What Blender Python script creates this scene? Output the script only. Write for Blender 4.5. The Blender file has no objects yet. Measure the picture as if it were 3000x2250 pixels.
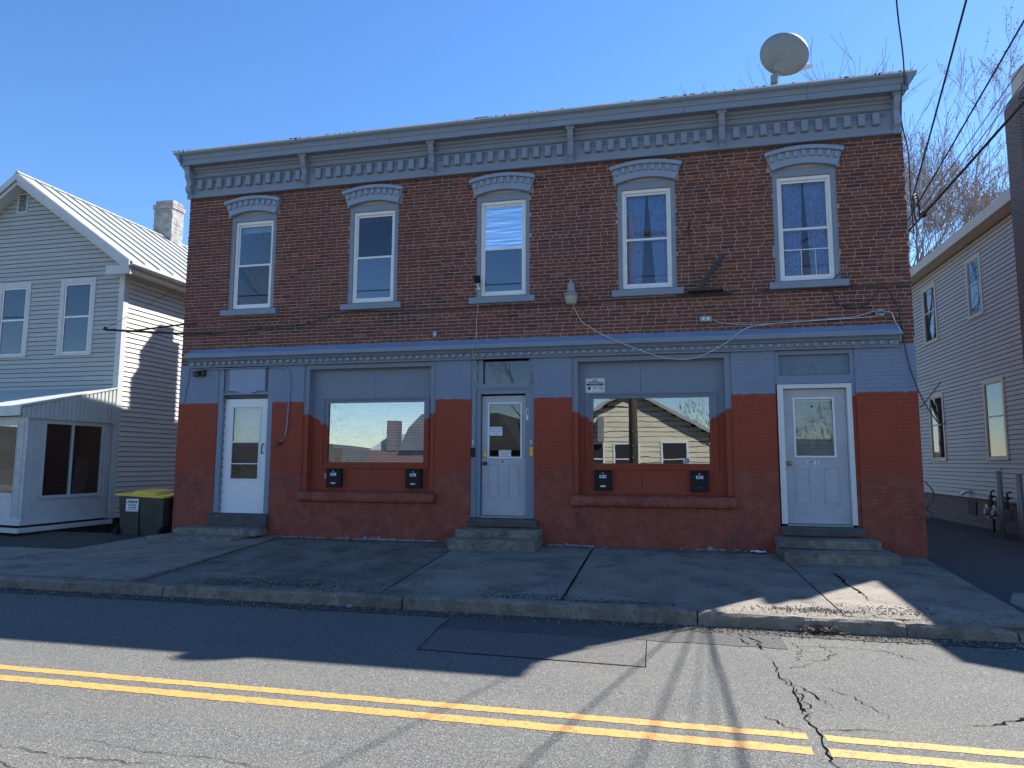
import bpy, bmesh, math, random
from mathutils import Vector, Matrix
random.seed(7)
R = math.radians
scene = bpy.context.scene
COL = scene.collection

# ------------------------------------------------------------------ camera
CAM = Vector((0, -11.55, 1.37))
pitch, yaw, roll = R(6.36), R(13.0), R(-0.2136)
f = Vector((-math.sin(yaw)*math.cos(pitch), math.cos(yaw)*math.cos(pitch), math.sin(pitch)))
r = Vector((math.cos(yaw), math.sin(yaw), 0)); u = r.cross(f)
c_, s_ = math.cos(roll), math.sin(roll)
r2 = r*c_ - u*s_; u2 = r*s_ + u*c_
cam = bpy.data.objects.new('camera', bpy.data.cameras.new('camera'))
COL.objects.link(cam)
cam.matrix_world = Matrix(((r2.x, u2.x, -f.x, CAM.x), (r2.y, u2.y, -f.y, CAM.y), (r2.z, u2.z, -f.z, CAM.z), (0, 0, 0, 1)))
cam.data.sensor_width = 36; cam.data.lens = 1500/2212*36
cam.data.clip_end = 3000; cam.data.clip_start = .05
scene.camera = cam

# ------------------------------------------------------------------ light
SUN = Vector((4.9, 5.87, 7.56)).normalized()
world = bpy.data.worlds.new('World'); scene.world = world; world.use_nodes = True
nt = world.node_tree
sky = nt.nodes.new('ShaderNodeTexSky'); sky.sky_type = 'NISHITA'; sky.sun_disc = False
sky.sun_elevation = math.asin(SUN.z); sky.sun_rotation = math.atan2(SUN.x, SUN.y)
sky.air_density = 0.92; sky.dust_density = 0.05; sky.ozone_density = 2.6; sky.altitude = 50
bg = nt.nodes['Background']; bg.inputs['Strength'].default_value = 0.088
hs = nt.nodes.new('ShaderNodeHueSaturation'); hs.inputs['Saturation'].default_value = 1.21; hs.inputs['Value'].default_value = 1.22; hs.inputs['Hue'].default_value = .504
nt.links.new(sky.outputs[0], hs.inputs['Color']); nt.links.new(hs.outputs[0], bg.inputs[0])
sl = bpy.data.lights.new('sun', 'SUN'); sl.energy = 5.0; sl.angle = R(.5); sl.color = (1, .965, .91)
so = bpy.data.objects.new('sun', sl); COL.objects.link(so)
so.rotation_euler = (-SUN).to_track_quat('-Z', 'Y').to_euler(); so.location = (20, 25, 35)
scene.view_settings.view_transform = 'Standard'; scene.view_settings.look = 'None'
scene.view_settings.exposure = 1.15; scene.view_settings.gamma = 1
scene.view_settings.use_curve_mapping = False

# ------------------------------------------------------------------ materials
def newmat(name):
    m = bpy.data.materials.new(name); m.use_nodes = True
    return m, m.node_tree, m.node_tree.nodes['Principled BSDF']
def N(nt, t, **k):
    n = nt.nodes.new('ShaderNode'+t)
    for a, b in k.items():
        if a in n.inputs.keys() if hasattr(n.inputs, 'keys') else False: n.inputs[a].default_value = b
        else: setattr(n, a, b)
    return n
def coords(nt, stretch=(1, 1, 1)):
    tc = nt.nodes.new('ShaderNodeTexCoord'); mp = nt.nodes.new('ShaderNodeMapping')
    nt.links.new(tc.outputs['Object'], mp.inputs[0]); mp.inputs['Scale'].default_value = stretch
    return mp.outputs[0]
def noise(nt, co, scale, detail=5, rough=.6):
    n = nt.nodes.new('ShaderNodeTexNoise'); n.inputs['Scale'].default_value = scale
    n.inputs['Detail'].default_value = detail; n.inputs['Roughness'].default_value = rough
    nt.links.new(co, n.inputs['Vector']); return n.outputs['Fac']
def ramp(nt, fac, a, b, ca=(0, 0, 0, 1), cb=(1, 1, 1, 1)):
    n = nt.nodes.new('ShaderNodeValToRGB'); nt.links.new(fac, n.inputs[0])
    n.color_ramp.elements[0].position = a; n.color_ramp.elements[1].position = b
    n.color_ramp.elements[0].color = ca; n.color_ramp.elements[1].color = cb
    return n.outputs[0]
def mix(nt, fac, a, b):
    n = nt.nodes.new('ShaderNodeMix'); n.data_type = 'RGBA'
    if isinstance(fac, float): n.inputs[0].default_value = fac
    else: nt.links.new(fac, n.inputs[0])
    for i, v in ((6, a), (7, b)):
        if isinstance(v, tuple): n.inputs[i].default_value = (*v[:3], 1)
        else: nt.links.new(v, n.inputs[i])
    return n.outputs[2]
def mathn(nt, op, a, b=0.0):
    n = nt.nodes.new('ShaderNodeMath'); n.operation = op
    for i, v in ((0, a), (1, b)):
        if isinstance(v, (int, float)): n.inputs[i].default_value = v
        else: nt.links.new(v, n.inputs[i])
    return n.outputs[0]
def bump(nt, bsdf, h, strength, dist=.01):
    n = nt.nodes.new('ShaderNodeBump'); n.inputs['Strength'].default_value = strength
    n.inputs['Distance'].default_value = dist; nt.links.new(h, n.inputs['Height'])
    nt.links.new(n.outputs[0], bsdf.inputs['Normal'])
def pm(name, c1, c2=None, scale=4, rough=.6, bs=.3, bscale=60, stretch=(1, 1, 1), lo=.35, hi=.65, dirt=None, dirt_amt=.5, spec=.4, metallic=0, bdist=.01, dscale=2.5):
    m, nt, b = newmat(name)
    co = coords(nt, stretch); c2 = c2 or tuple(x*.8 for x in c1)
    col = mix(nt, ramp(nt, noise(nt, co, scale, 6, .65), lo, hi), c1, c2)
    if dirt:
        d = ramp(nt, noise(nt, co, dscale, 8, .75), .5, .72)
        d = mathn(nt, 'MULTIPLY', d, dirt_amt); col = mix(nt, d, col, dirt)
    if 'concrete' in name:
        col = mix(nt, mathn(nt, 'MULTIPLY', ramp(nt, noise(nt, co, 32, 5, .8), .53, .62), .7), col, tuple(x*.42 for x in c1))
        col = mix(nt, mathn(nt, 'MULTIPLY', ramp(nt, noise(nt, co, 24, 5, .85), .60, .66), .5), col, tuple(min(1, x*1.5) for x in c1))
        col = mix(nt, mathn(nt, 'MULTIPLY', ramp(nt, noise(nt, co, .8, 9, .85), .52, .60), .6), col, (.085, .078, .068))
    if name.endswith('siding'):
        oi = nt.nodes.new('ShaderNodeObjectInfo'); col = mix(nt, mathn(nt, 'MULTIPLY', oi.outputs['Random'], .22), col, tuple(x*.72 for x in c1))
        st = coords(nt, (3, 3, .35)); col = mix(nt, mathn(nt, 'MULTIPLY', ramp(nt, noise(nt, st, 1.2, 6, .7), .5, .8), .3), col, tuple(x*.62 for x in c2))
    nt.links.new(col, b.inputs['Base Color'])
    b.inputs['Roughness'].default_value = rough; b.inputs['Metallic'].default_value = metallic
    b.inputs['Specular IOR Level'].default_value = spec
    if bs: bump(nt, b, noise(nt, co, bscale, 4, .6), bs, bdist)
    return m
BLUE = (.20, .243, .31); RED = (.30, .055, .034)
M = {}
M['blue'] = pm('blue_trim_paint', BLUE, (.22, .26, .32), 3, .55, .25, 40, (1, 1, .6), dirt=(.33, .34, .34), dirt_amt=.22, dscale=9)
M['blue_peel'] = pm('blue_trim_paint_peeling', BLUE, (.22, .26, .32), 3, .55, .3, 40, (1, 1, 2.2), dirt=(.42, .38, .30), dirt_amt=.85, dscale=2.2)
_n = M['blue_peel'].node_tree
for q in _n.nodes:
    if q.type == 'VALTORGB' and abs(q.color_ramp.elements[0].position-.5) < .01:
        q.color_ramp.elements[0].position = .63; q.color_ramp.elements[1].position = .66
M['blue_hood'] = pm('blue_hood_paint', (.245, .297, .39), (.26, .31, .39), 4, .5, .2, 40)
M['blue_door'] = pm('blue_grey_door_paint', (.44, .465, .50), (.39, .415, .45), 2.5, .4, .05, 30, dirt=(.22, .22, .22), dirt_amt=.35, dscale=6)
M['flash'] = pm('blue_flashing', (.24, .30, .42), (.22, .28, .39), 2, .35, .1, 12, dirt=(.5, .5, .52), dirt_amt=.25)
M['white'] = pm('white_vinyl', (.78, .78, .76), (.72, .72, .70), 3, .35, .05, 30)
M['white_peel'] = pm('white_paint_peeling', (.72, .72, .70), (.66, .66, .64), 8, .5, .4, 60, (1, 1, .5), dirt=(.12, .09, .07), dirt_amt=.9, dscale=14)
for q in M['white_peel'].node_tree.nodes:
    if q.type == 'VALTORGB' and abs(q.color_ramp.elements[0].position-.5) < .01:
        q.color_ramp.elements[0].position = .66; q.color_ramp.elements[1].position = .68
M['white_door'] = pm('white_storm_door', (.80, .80, .81), (.76, .76, .77), 2, .35, .03, 20)
M['black'] = pm('black_enamel', (.012, .013, .017), (.016, .017, .02), 4, .5, .05, 40, spec=.2)
M['dark'] = pm('dark_metal', (.03, .03, .032), (.05, .04, .035), 8, .5, .1, 60)
M['rubber'] = pm('black_cable', (.04, .04, .045), (.05, .05, .055), 8, .6, 0)
M['greywire'] = pm('grey_cable', (.22, .21, .20), (.18, .17, .16), 8, .5, 0)
M['whitewire'] = pm('white_cable', (.6, .6, .58), (.5, .5, .48), 8, .5, 0)
M['grey'] = pm('grey_metal', (.30, .31, .31), (.24, .25, .25), 8, .45, .1, 50, metallic=.3)
M['lampgrey'] = pm('lamp_housing', (.33, .34, .33), (.26, .27, .26), 8, .5, .1, 40)
M['rust'] = pm('rusty_steel', (.05, .035, .028), (.09, .05, .03), 12, .8, .4, 60)
M['brass'] = pm('brass', (.5, .34, .10), (.4, .27, .08), 10, .3, 0, metallic=.9)
M['silver'] = pm('silver', (.5, .5, .48), (.4, .4, .4), 10, .35, 0, metallic=.8)
M['paper'] = pm('white_label', (.75, .77, .78), (.70, .72, .74), 6, .6, 0)
M['ink'] = pm('black_ink', (.02, .02, .025), (.03, .03, .035), 6, .6, 0)
M['inkblue'] = pm('blue_ink', (.05, .10, .35), (.05, .10, .35), 6, .6, 0)
M['inkred'] = pm('red_ink', (.35, .05, .05), (.3, .05, .05), 6, .6, 0)
M['concrete'] = pm('concrete', (.285, .25, .20), (.19, .168, .138), 1.7, .9, .7, 90, dirt=(.10, .09, .078), dirt_amt=.6, bdist=.004, dscale=1.6)
M['step'] = pm('weathered_step_concrete', (.30, .265, .215), (.17, .15, .12), 9, .92, 1, 50, dirt=(.04, .04, .04), dirt_amt=.7, bdist=.008, dscale=5)
M['stone'] = pm('dark_threshold_stone', (.075, .072, .066), (.10, .097, .09), 6, .85, .5, 60)
M['kerb'] = pm('kerb_concrete', (.29, .255, .205), (.17, .15, .12), 5, .92, .8, 60, dirt=(.05, .048, .045), dirt_amt=.6, bdist=.006, dscale=4)
M['concrete_dark'] = pm('grimy_concrete', (.235, .205, .165), (.13, .115, .093), 1.1, .9, .8, 80, dirt=(.035, .032, .03), dirt_amt=.85, bdist=.006, dscale=2.2)
M['dirt'] = pm('dark_soil', (.045, .038, .03), (.08, .068, .052), 12, .95, .9, 40, bdist=.02)
M['silt'] = pm('gutter_silt', (.05, .045, .038), (.11, .10, .085), 30, .95, 1, 60, dirt=(.2, .18, .15), dirt_amt=.6, dscale=60)
M['gravel'] = pm('gravel', (.16, .15, .135), (.36, .34, .31), 40, .9, 0)
M['gravel_dark'] = pm('dark_grit', (.03, .028, .026), (.07, .065, .058), 30, .9, 0)
M['bark'] = pm('tree_bark', (.27, .235, .20), (.34, .30, .26), 3, .85, 0)
M['bud'] = pm('red_buds', (.36, .22, .15), (.42, .27, .19), 5, .8, 0)
M['siding_front'] = pm('pale_siding', (.44, .465, .445), (.39, .415, .40), 1.5, .55, .12, 50, (.3, 1, 4), dirt=(.38, .34, .27), dirt_amt=.35, dscale=1.5)
M['siding_side'] = pm('white_siding', (.66, .65, .60), (.60, .59, .55), 1.5, .55, .12, 50, (1, .3, 4))
M['siding_grey'] = pm('grey_siding', (.44, .405, .365), (.40, .365, .33), 1.2, .55, .15, 60, (1, .3, 4))
M['core'] = pm('lap_shadow_core', (.05, .048, .045), (.04, .04, .038), 2, .9, 0)  # near-black so the open slots between siding boards read as lap shadows
M['siding_cream'] = pm('cream_siding', (.68, .63, .48), (.62, .57, .43), 1.2, .6, .1, 40)
M['trim'] = pm('white_trim', (.56, .575, .57), (.50, .515, .51), 2, .5, .08, 40, dirt=(.3, .29, .26), dirt_amt=.35, dscale=5)
M['tan'] = pm('tan_trim', (.50, .42, .34), (.44, .37, .30), 2, .5, .08, 40)
M['metalroof'] = pm('pale_metal_roof', (.44, .44, .42), (.37, .37, .355), 1.5, .42, .12, 15, dirt=(.36, .35, .33), dirt_amt=.4, metallic=.15)
M['awning'] = pm('awning_metal', (.58, .60, .58), (.50, .52, .50), 3, .4, .05, 20)
M['tar'] = pm('black_tar', (.012, .012, .013), (.03, .03, .03), 5, .6, .4, 40)
M['roofing'] = pm('roofing_membrane', (.10, .10, .10), (.15, .15, .15), 2, .9, .4, 40)
M['soil'] = pm('yard_ground', (.10, .09, .065), (.13, .12, .08), 1.5, .95, .6, 20)
M['bin'] = pm('bin_plastic', (.030, .032, .030), (.045, .047, .042), 3, .45, .1, 20, dirt=(.10, .10, .09), dirt_amt=.5, dscale=5)
M['yellow'] = pm('yellow_lid', (.85, .56, .045), (.74, .48, .045), 5, .45, .1, 20)
M['dish'] = pm('dish_grey', (.27, .28, .27), (.23, .24, .23), 3, .5, .08, 20)
M['curtain_b'] = pm('blue_curtain', (.20, .30, .55), (.25, .36, .62), 2, .9, 0, stretch=(12, 1, .6))
M['room_dark'] = pm('dark_room', (.02, .022, .028), (.03, .03, .035), 2, .9, 0)  # near-black colour standing in for unlit rooms behind windows
M['shade'] = pm('window_shade', (.55, .54, .50), (.5, .49, .45), 2, .8, 0)
M['slat'] = pm('blind_slat', (.74, .77, .80), (.70, .73, .76), 2, .5, 0)
M['slat_c'] = pm('cream_blind_slat', (.66, .66, .60), (.6, .6, .54), 2, .5, 0)
M['leaf'] = pm('dead_leaves', (.08, .055, .03), (.13, .09, .05), 20, .9, 0)
M['ever'] = pm('evergreen_needles', (.035, .055, .025), (.06, .09, .04), 6, .8, 0)
M['pole'] = pm('weathered_pole_wood', (.10, .075, .055), (.15, .12, .09), 5, .9, .5, 40, (6, 6, .5))
M['chim'] = pm('whitewashed_brick', (.50, .49, .46), (.30, .28, .26), 5, .85, .7, 30, dirt=(.12, .09, .08), dirt_amt=.8, bdist=.015, dscale=6)

def swirl_curtain():
    m, nt, b = newmat('blue_swirl_curtain')
    co = coords(nt)
    w = nt.nodes.new('ShaderNodeTexVoronoi'); w.feature = 'DISTANCE_TO_EDGE'; w.inputs['Scale'].default_value = 7
    n = nt.nodes.new('ShaderNodeTexNoise'); n.inputs['Scale'].default_value = 7; nt.links.new(co, n.inputs['Vector'])
    v = nt.nodes.new('ShaderNodeVectorMath'); v.operation = 'ADD'; nt.links.new(co, v.inputs[0]); nt.links.new(n.outputs['Color'], v.inputs[1])
    nt.links.new(v.outputs[0], w.inputs['Vector'])
    fac = ramp(nt, w.outputs['Distance'], .03, .07)
    nt.links.new(mix(nt, fac, (.15, .23, .50), (.46, .58, .88)), b.inputs['Base Color']); b.inputs['Roughness'].default_value = .9
    # opaque cloth, no light passes through it
    b.inputs['Transmission Weight'].default_value = 0
    return m
M['swirl'] = swirl_curtain()
def film():
    m, nt, b = newmat('blue_plastic_film'); co = coords(nt, (1, 1, 7))
    h = noise(nt, co, 5, 6, .7)
    nt.links.new(mix(nt, ramp(nt, h, .35, .7), (.14, .36, .85), (.50, .70, .97)), b.inputs['Base Color'])
    b.inputs['Roughness'].default_value = .22; bump(nt, b, h, .9, .03); return m
M['film'] = film()

def brickmat():
    m, nt, b = newmat('red_brick')
    at = nt.nodes.new('ShaderNodeAttribute'); at.attribute_name = 'tone'; at.attribute_type = 'GEOMETRY'
    rp = nt.nodes.new('ShaderNodeValToRGB'); nt.links.new(at.outputs['Fac'], rp.inputs[0])
    e = rp.color_ramp.elements; e[0].position = 0; e[0].color = (.065, .036, .032, 1); e[1].position = 1; e[1].color = (.33, .13, .085, 1)
    for p, c in ((.22, (.14, .05, .036)), (.5, (.225, .068, .042)), (.8, (.29, .088, .052)), (.93, (.38, .135, .078))):
        q = e.new(p); q.color = (*c, 1)
    geo = nt.nodes.new('ShaderNodeNewGeometry'); g = geo.outputs['Position']
    n1 = noise(nt, g, 28, 6, .75)
    col = mix(nt, ramp(nt, n1, .35, .75), rp.outputs[0], (.07, .04, .036))
    n2 = ramp(nt, noise(nt, g, .8, 7, .72), .42, .72)
    col = mix(nt, mathn(nt, 'MULTIPLY', n2, .42), col, (.075, .06, .062))
    nt.links.new(col, b.inputs['Base Color']); b.inputs['Roughness'].default_value = .88
    b.inputs['Specular IOR Level'].default_value = .25
    bump(nt, b, noise(nt, g, 70, 5, .7), .7, .006); return m
M['brick'] = brickmat()
M['mortar'] = pm('mortar', (.50, .40, .36), (.38, .30, .27), 6, .95, .5, 120, dirt=(.2, .16, .15), dirt_amt=.4, dscale=1.5)

def brick_tex(name, c1, c2, mo, sx=1.0):
    m, nt, b = newmat(name); tc = nt.nodes.new('ShaderNodeTexCoord')
    sp = nt.nodes.new('ShaderNodeSeparateXYZ'); nt.links.new(tc.outputs['Object'], sp.inputs[0])
    cb = nt.nodes.new('ShaderNodeCombineXYZ')
    nt.links.new(mathn(nt, 'ADD', sp.outputs[0], sp.outputs[1]), cb.inputs[0]); nt.links.new(sp.outputs[2], cb.inputs[1])
    t = nt.nodes.new('ShaderNodeTexBrick'); nt.links.new(cb.outputs[0], t.inputs[0])
    t.inputs['Scale'].default_value = 1; t.inputs['Brick Width'].default_value = .22; t.inputs['Row Height'].default_value = .066
    t.inputs['Mortar Size'].default_value = .008
    t.inputs['Color1'].default_value = (*c1, 1); t.inputs['Color2'].default_value = (*c2, 1); t.inputs['Mortar'].default_value = (*mo, 1)
    nt.links.new(t.outputs[0], b.inputs['Base Color']); b.inputs['Roughness'].default_value = .9
    bump(nt, b, t.outputs['Fac'], -.4, .006); return m
M['brick_side'] = brick_tex('side_wall_brick', (.16, .05, .035), (.10, .04, .03), (.26, .2, .17))
M['brick_grey'] = brick_tex('dark_chimney_brick', (.13, .085, .075), (.09, .065, .06), (.2, .18, .17))
M['brick_found'] = brick_tex('foundation_brick', (.12, .07, .05), (.16, .10, .07), (.2, .18, .16))

def paintwall(name, zb, amp=.012, fuzz=14, stucco_z=1.15, slopex=None, b1=(.20, .245, .335), b2=(.22, .262, .345)):
    """masonry paint: blue above a wavy brushed line, red below it; old darker red coat near the ground"""
    m, nt, b = newmat(name); tc = nt.nodes.new('ShaderNodeTexCoord'); co = tc.outputs['Object']
    sp = nt.nodes.new('ShaderNodeSeparateXYZ'); nt.links.new(co, sp.inputs[0])
    cmb = nt.nodes.new('ShaderNodeCombineXYZ'); nt.links.new(sp.outputs[0], cmb.inputs[0]); nt.links.new(sp.outputs[1], cmb.inputs[1])
    nz = noise(nt, cmb.outputs[0], fuzz, 6, .7)
    off = mathn(nt, 'MULTIPLY', mathn(nt, 'SUBTRACT', nz, .5), amp*8)
    z = mathn(nt, 'ADD', sp.outputs[2], off)
    if slopex:   # line steps lower towards the middle of the recess
        ax = mathn(nt, 'ABSOLUTE', mathn(nt, 'SUBTRACT', sp.outputs[0], slopex[0]))
        z = mathn(nt, 'SUBTRACT', z, mathn(nt, 'MULTIPLY', mathn(nt, 'SUBTRACT', ax, slopex[1]), slopex[2]))
    isb = mathn(nt, 'GREATER_THAN', z, zb)
    n2 = noise(nt, co, 2.5, 6, .7)
    blue = mix(nt, ramp(nt, n2, .3, .7), b1, b2)
    red = mix(nt, ramp(nt, n2, .3, .7), (.325, .062, .031), (.28, .054, .028))
    old = mix(nt, ramp(nt, noise(nt, co, 5, 8, .8), .42, .70), (.24, .054, .034), (.33, .11, .075))
    old = mix(nt, mathn(nt, 'MULTIPLY', ramp(nt, noise(nt, co, 1.8, 8, .75), .52, .68), .7), old, (.10, .045, .04))
    old = mix(nt, mathn(nt, 'MULTIPLY', ramp(nt, noise(nt, co, 9, 9, .85), .58, .64), .5), old, (.40, .20, .15))
    red = mix(nt, mathn(nt, 'MULTIPLY', ramp(nt, noise(nt, co, 3.3, 8, .8), .55, .7), .35), red, (.22, .05, .026))
    spots = ramp(nt, noise(nt, co, 17, 8, .85), .665, .68)
    low = mathn(nt, 'ADD', sp.outputs[2], mathn(nt, 'MULTIPLY', mathn(nt, 'SUBTRACT', noise(nt, co, 1.3, 5, .7), .5), .9))
    lo = ramp(nt, mathn(nt, 'MULTIPLY', mathn(nt, 'SUBTRACT', stucco_z+.12, low), 5.0), 0, 1)
    red = mix(nt, lo, red, old)
    nt.links.new(mix(nt, mathn(nt, 'MULTIPLY', spots, .7), mix(nt, isb, red, blue), (.09, .06, .055)), b.inputs['Base Color'])
    b.inputs['Roughness'].default_value = .7; b.inputs['Specular IOR Level'].default_value = .3
    bump(nt, b, noise(nt, co, 35, 6, .7), .35, .008); return m
M['pier'] = paintwall('pier_paint', 2.445, .02, 5)
M['stucco'] = paintwall('stucco_paint', 2.445)
TB = dict(b1=(.195, .235, .295), b2=(.215, .252, .305), stucco_z=.55)
M['bayframe'] = paintwall('bay_frame_paint', 2.21, .035, 24, **TB)

def asphalt(name, base=(.163, .160, .148), dark=(.036, .036, .034), light=(.46, .44, .40), warm=True):
    m, nt, b = newmat(name); co = coords(nt)
    n1 = noise(nt, co, 150, 3, .6); n2 = noise(nt, co, 60, 4, .7); n3 = noise(nt, co, .7, 6, .6)
    v = nt.nodes.new('ShaderNodeTexVoronoi'); v.inputs['Scale'].default_value = 170; nt.links.new(co, v.inputs['Vector'])
    col = mix(nt, ramp(nt, n1, .40, .56), dark, base)
    col = mix(nt, mathn(nt, 'MULTIPLY', ramp(nt, n2, .45, .75), .45), col, tuple(x*1.5 for x in base))
    sx = nt.nodes.new('ShaderNodeSeparateColor'); nt.links.new(v.outputs['Color'], sx.inputs[0])
    col = mix(nt, mathn(nt, 'MULTIPLY', ramp(nt, sx.outputs[0], .84, .97), .6), col, light)
    if warm:
        mp = coords(nt, (.3, 1.5, 1)); n4 = ramp(nt, noise(nt, mp, 1.3, 5, .6), .5, .75)
        col = mix(nt, mathn(nt, 'MULTIPLY', n4, .25), col, (.22, .20, .165))
    col = mix(nt, mathn(nt, 'MULTIPLY', ramp(nt, n3, .4, .7), .22), col, (.09, .088, .085))
    nt.links.new(col, b.inputs['Base Color']); b.inputs['Roughness'].default_value = .92
    b.inputs['Specular IOR Level'].default_value = .2
    bump(nt, b, n2, .7, .005); return m
M['asphalt'] = asphalt('road_asphalt')
M['asphalt_patch'] = asphalt('patch_asphalt', (.16, .153, .14), (.042, .041, .038), (.38, .36, .33), False)
M['asphalt_strip'] = asphalt('newer_asphalt_strip', (.105, .10, .095), (.045, .045, .043), (.3, .29, .27), False)
M['asphalt_dark'] = asphalt('driveway_asphalt', (.07, .07, .072), (.035, .035, .036), (.2, .2, .19), False)
def linepaint():
    m, nt, b = newmat('yellow_road_paint'); co = coords(nt)
    w = ramp(nt, noise(nt, co, 30, 8, .82), .53, .60)
    w2 = ramp(nt, noise(nt, co, 170, 2, .5), .60, .70)
    col = mix(nt, ramp(nt, noise(nt, co, 3, 4, .6), .3, .7), (.60, .315, .075), (.55, .29, .075))
    col = mix(nt, mathn(nt, 'MULTIPLY', w2, .55), col, (.30, .20, .08))
    col = mix(nt, mathn(nt, 'MULTIPLY', w, .85), col, (.10, .095, .085))
    nt.links.new(col, b.inputs['Base Color']); b.inputs['Roughness'].default_value = .75
    bump(nt, b, noise(nt, co, 80, 3, .6), .5, .004); return m
M['line'] = linepaint()
M['crack'] = pm('crack_filler', (.006, .006, .006), (.014, .013, .012), 30, 1, 0, spec=0)

def glassmat(name, refl=.12, tint=(.8, .85, .88), wav=.0, wscale=(2, 1, 9)):
    m, nt, b = newmat(name); nt.nodes.remove(b); out = nt.nodes['Material Output']
    t = nt.nodes.new('ShaderNodeBsdfTransparent'); t.inputs[0].default_value = (*tint, 1)
    g = nt.nodes.new('ShaderNodeBsdfGlossy'); g.inputs['Roughness'].default_value = .004; g.inputs[0].default_value = (.95, .97, 1, 1)
    lw = nt.nodes.new('ShaderNodeFresnel'); lw.inputs['IOR'].default_value = 1.5
    fac = mathn(nt, 'ADD', mathn(nt, 'MULTIPLY', lw.outputs[0], .9), refl)
    if wav:
        co = coords(nt, wscale); bn = nt.nodes.new('ShaderNodeBump'); bn.inputs['Strength'].default_value = 1; bn.inputs['Distance'].default_value = wav
        nt.links.new(noise(nt, co, 1.0, 1, .4), bn.inputs['Height']); nt.links.new(bn.outputs[0], g.inputs['Normal'])
    mx = nt.nodes.new('ShaderNodeMixShader'); nt.links.new(fac, mx.inputs[0]); nt.links.new(t.outputs[0], mx.inputs[1]); nt.links.new(g.outputs[0], mx.inputs[2])
    nt.links.new(mx.outputs[0], out.inputs[0]); return m
M['glass'] = glassmat('window_glass', .02)
M['glass_dark'] = glassmat('screened_glass', .03, (.45, .47, .5))
M['glass_blue'] = glassmat('blue_reflecting_glass', .11, (.35, .4, .5))
M['glass_bay'] = glassmat('storefront_glass', .13, (.75, .8, .8), wav=.00022, wscale=(2.0, 1, 6))
M['glass_bay1'] = glassmat('storefront_glass_blinds', .15, (.9, .95, .98))
M['glass_film'] = glassmat('film_backed_glass', .62, (.4, .5, .7), wav=.006, wscale=(1.2, 1, 16))
M['glass_house'] = glassmat('neighbour_glass', .03, (.4, .42, .45))
M['glass_lamp'] = pm('frosted_lamp_glass', (.42, .40, .30), (.36, .34, .27), 10, .25, .2, 30)

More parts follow.
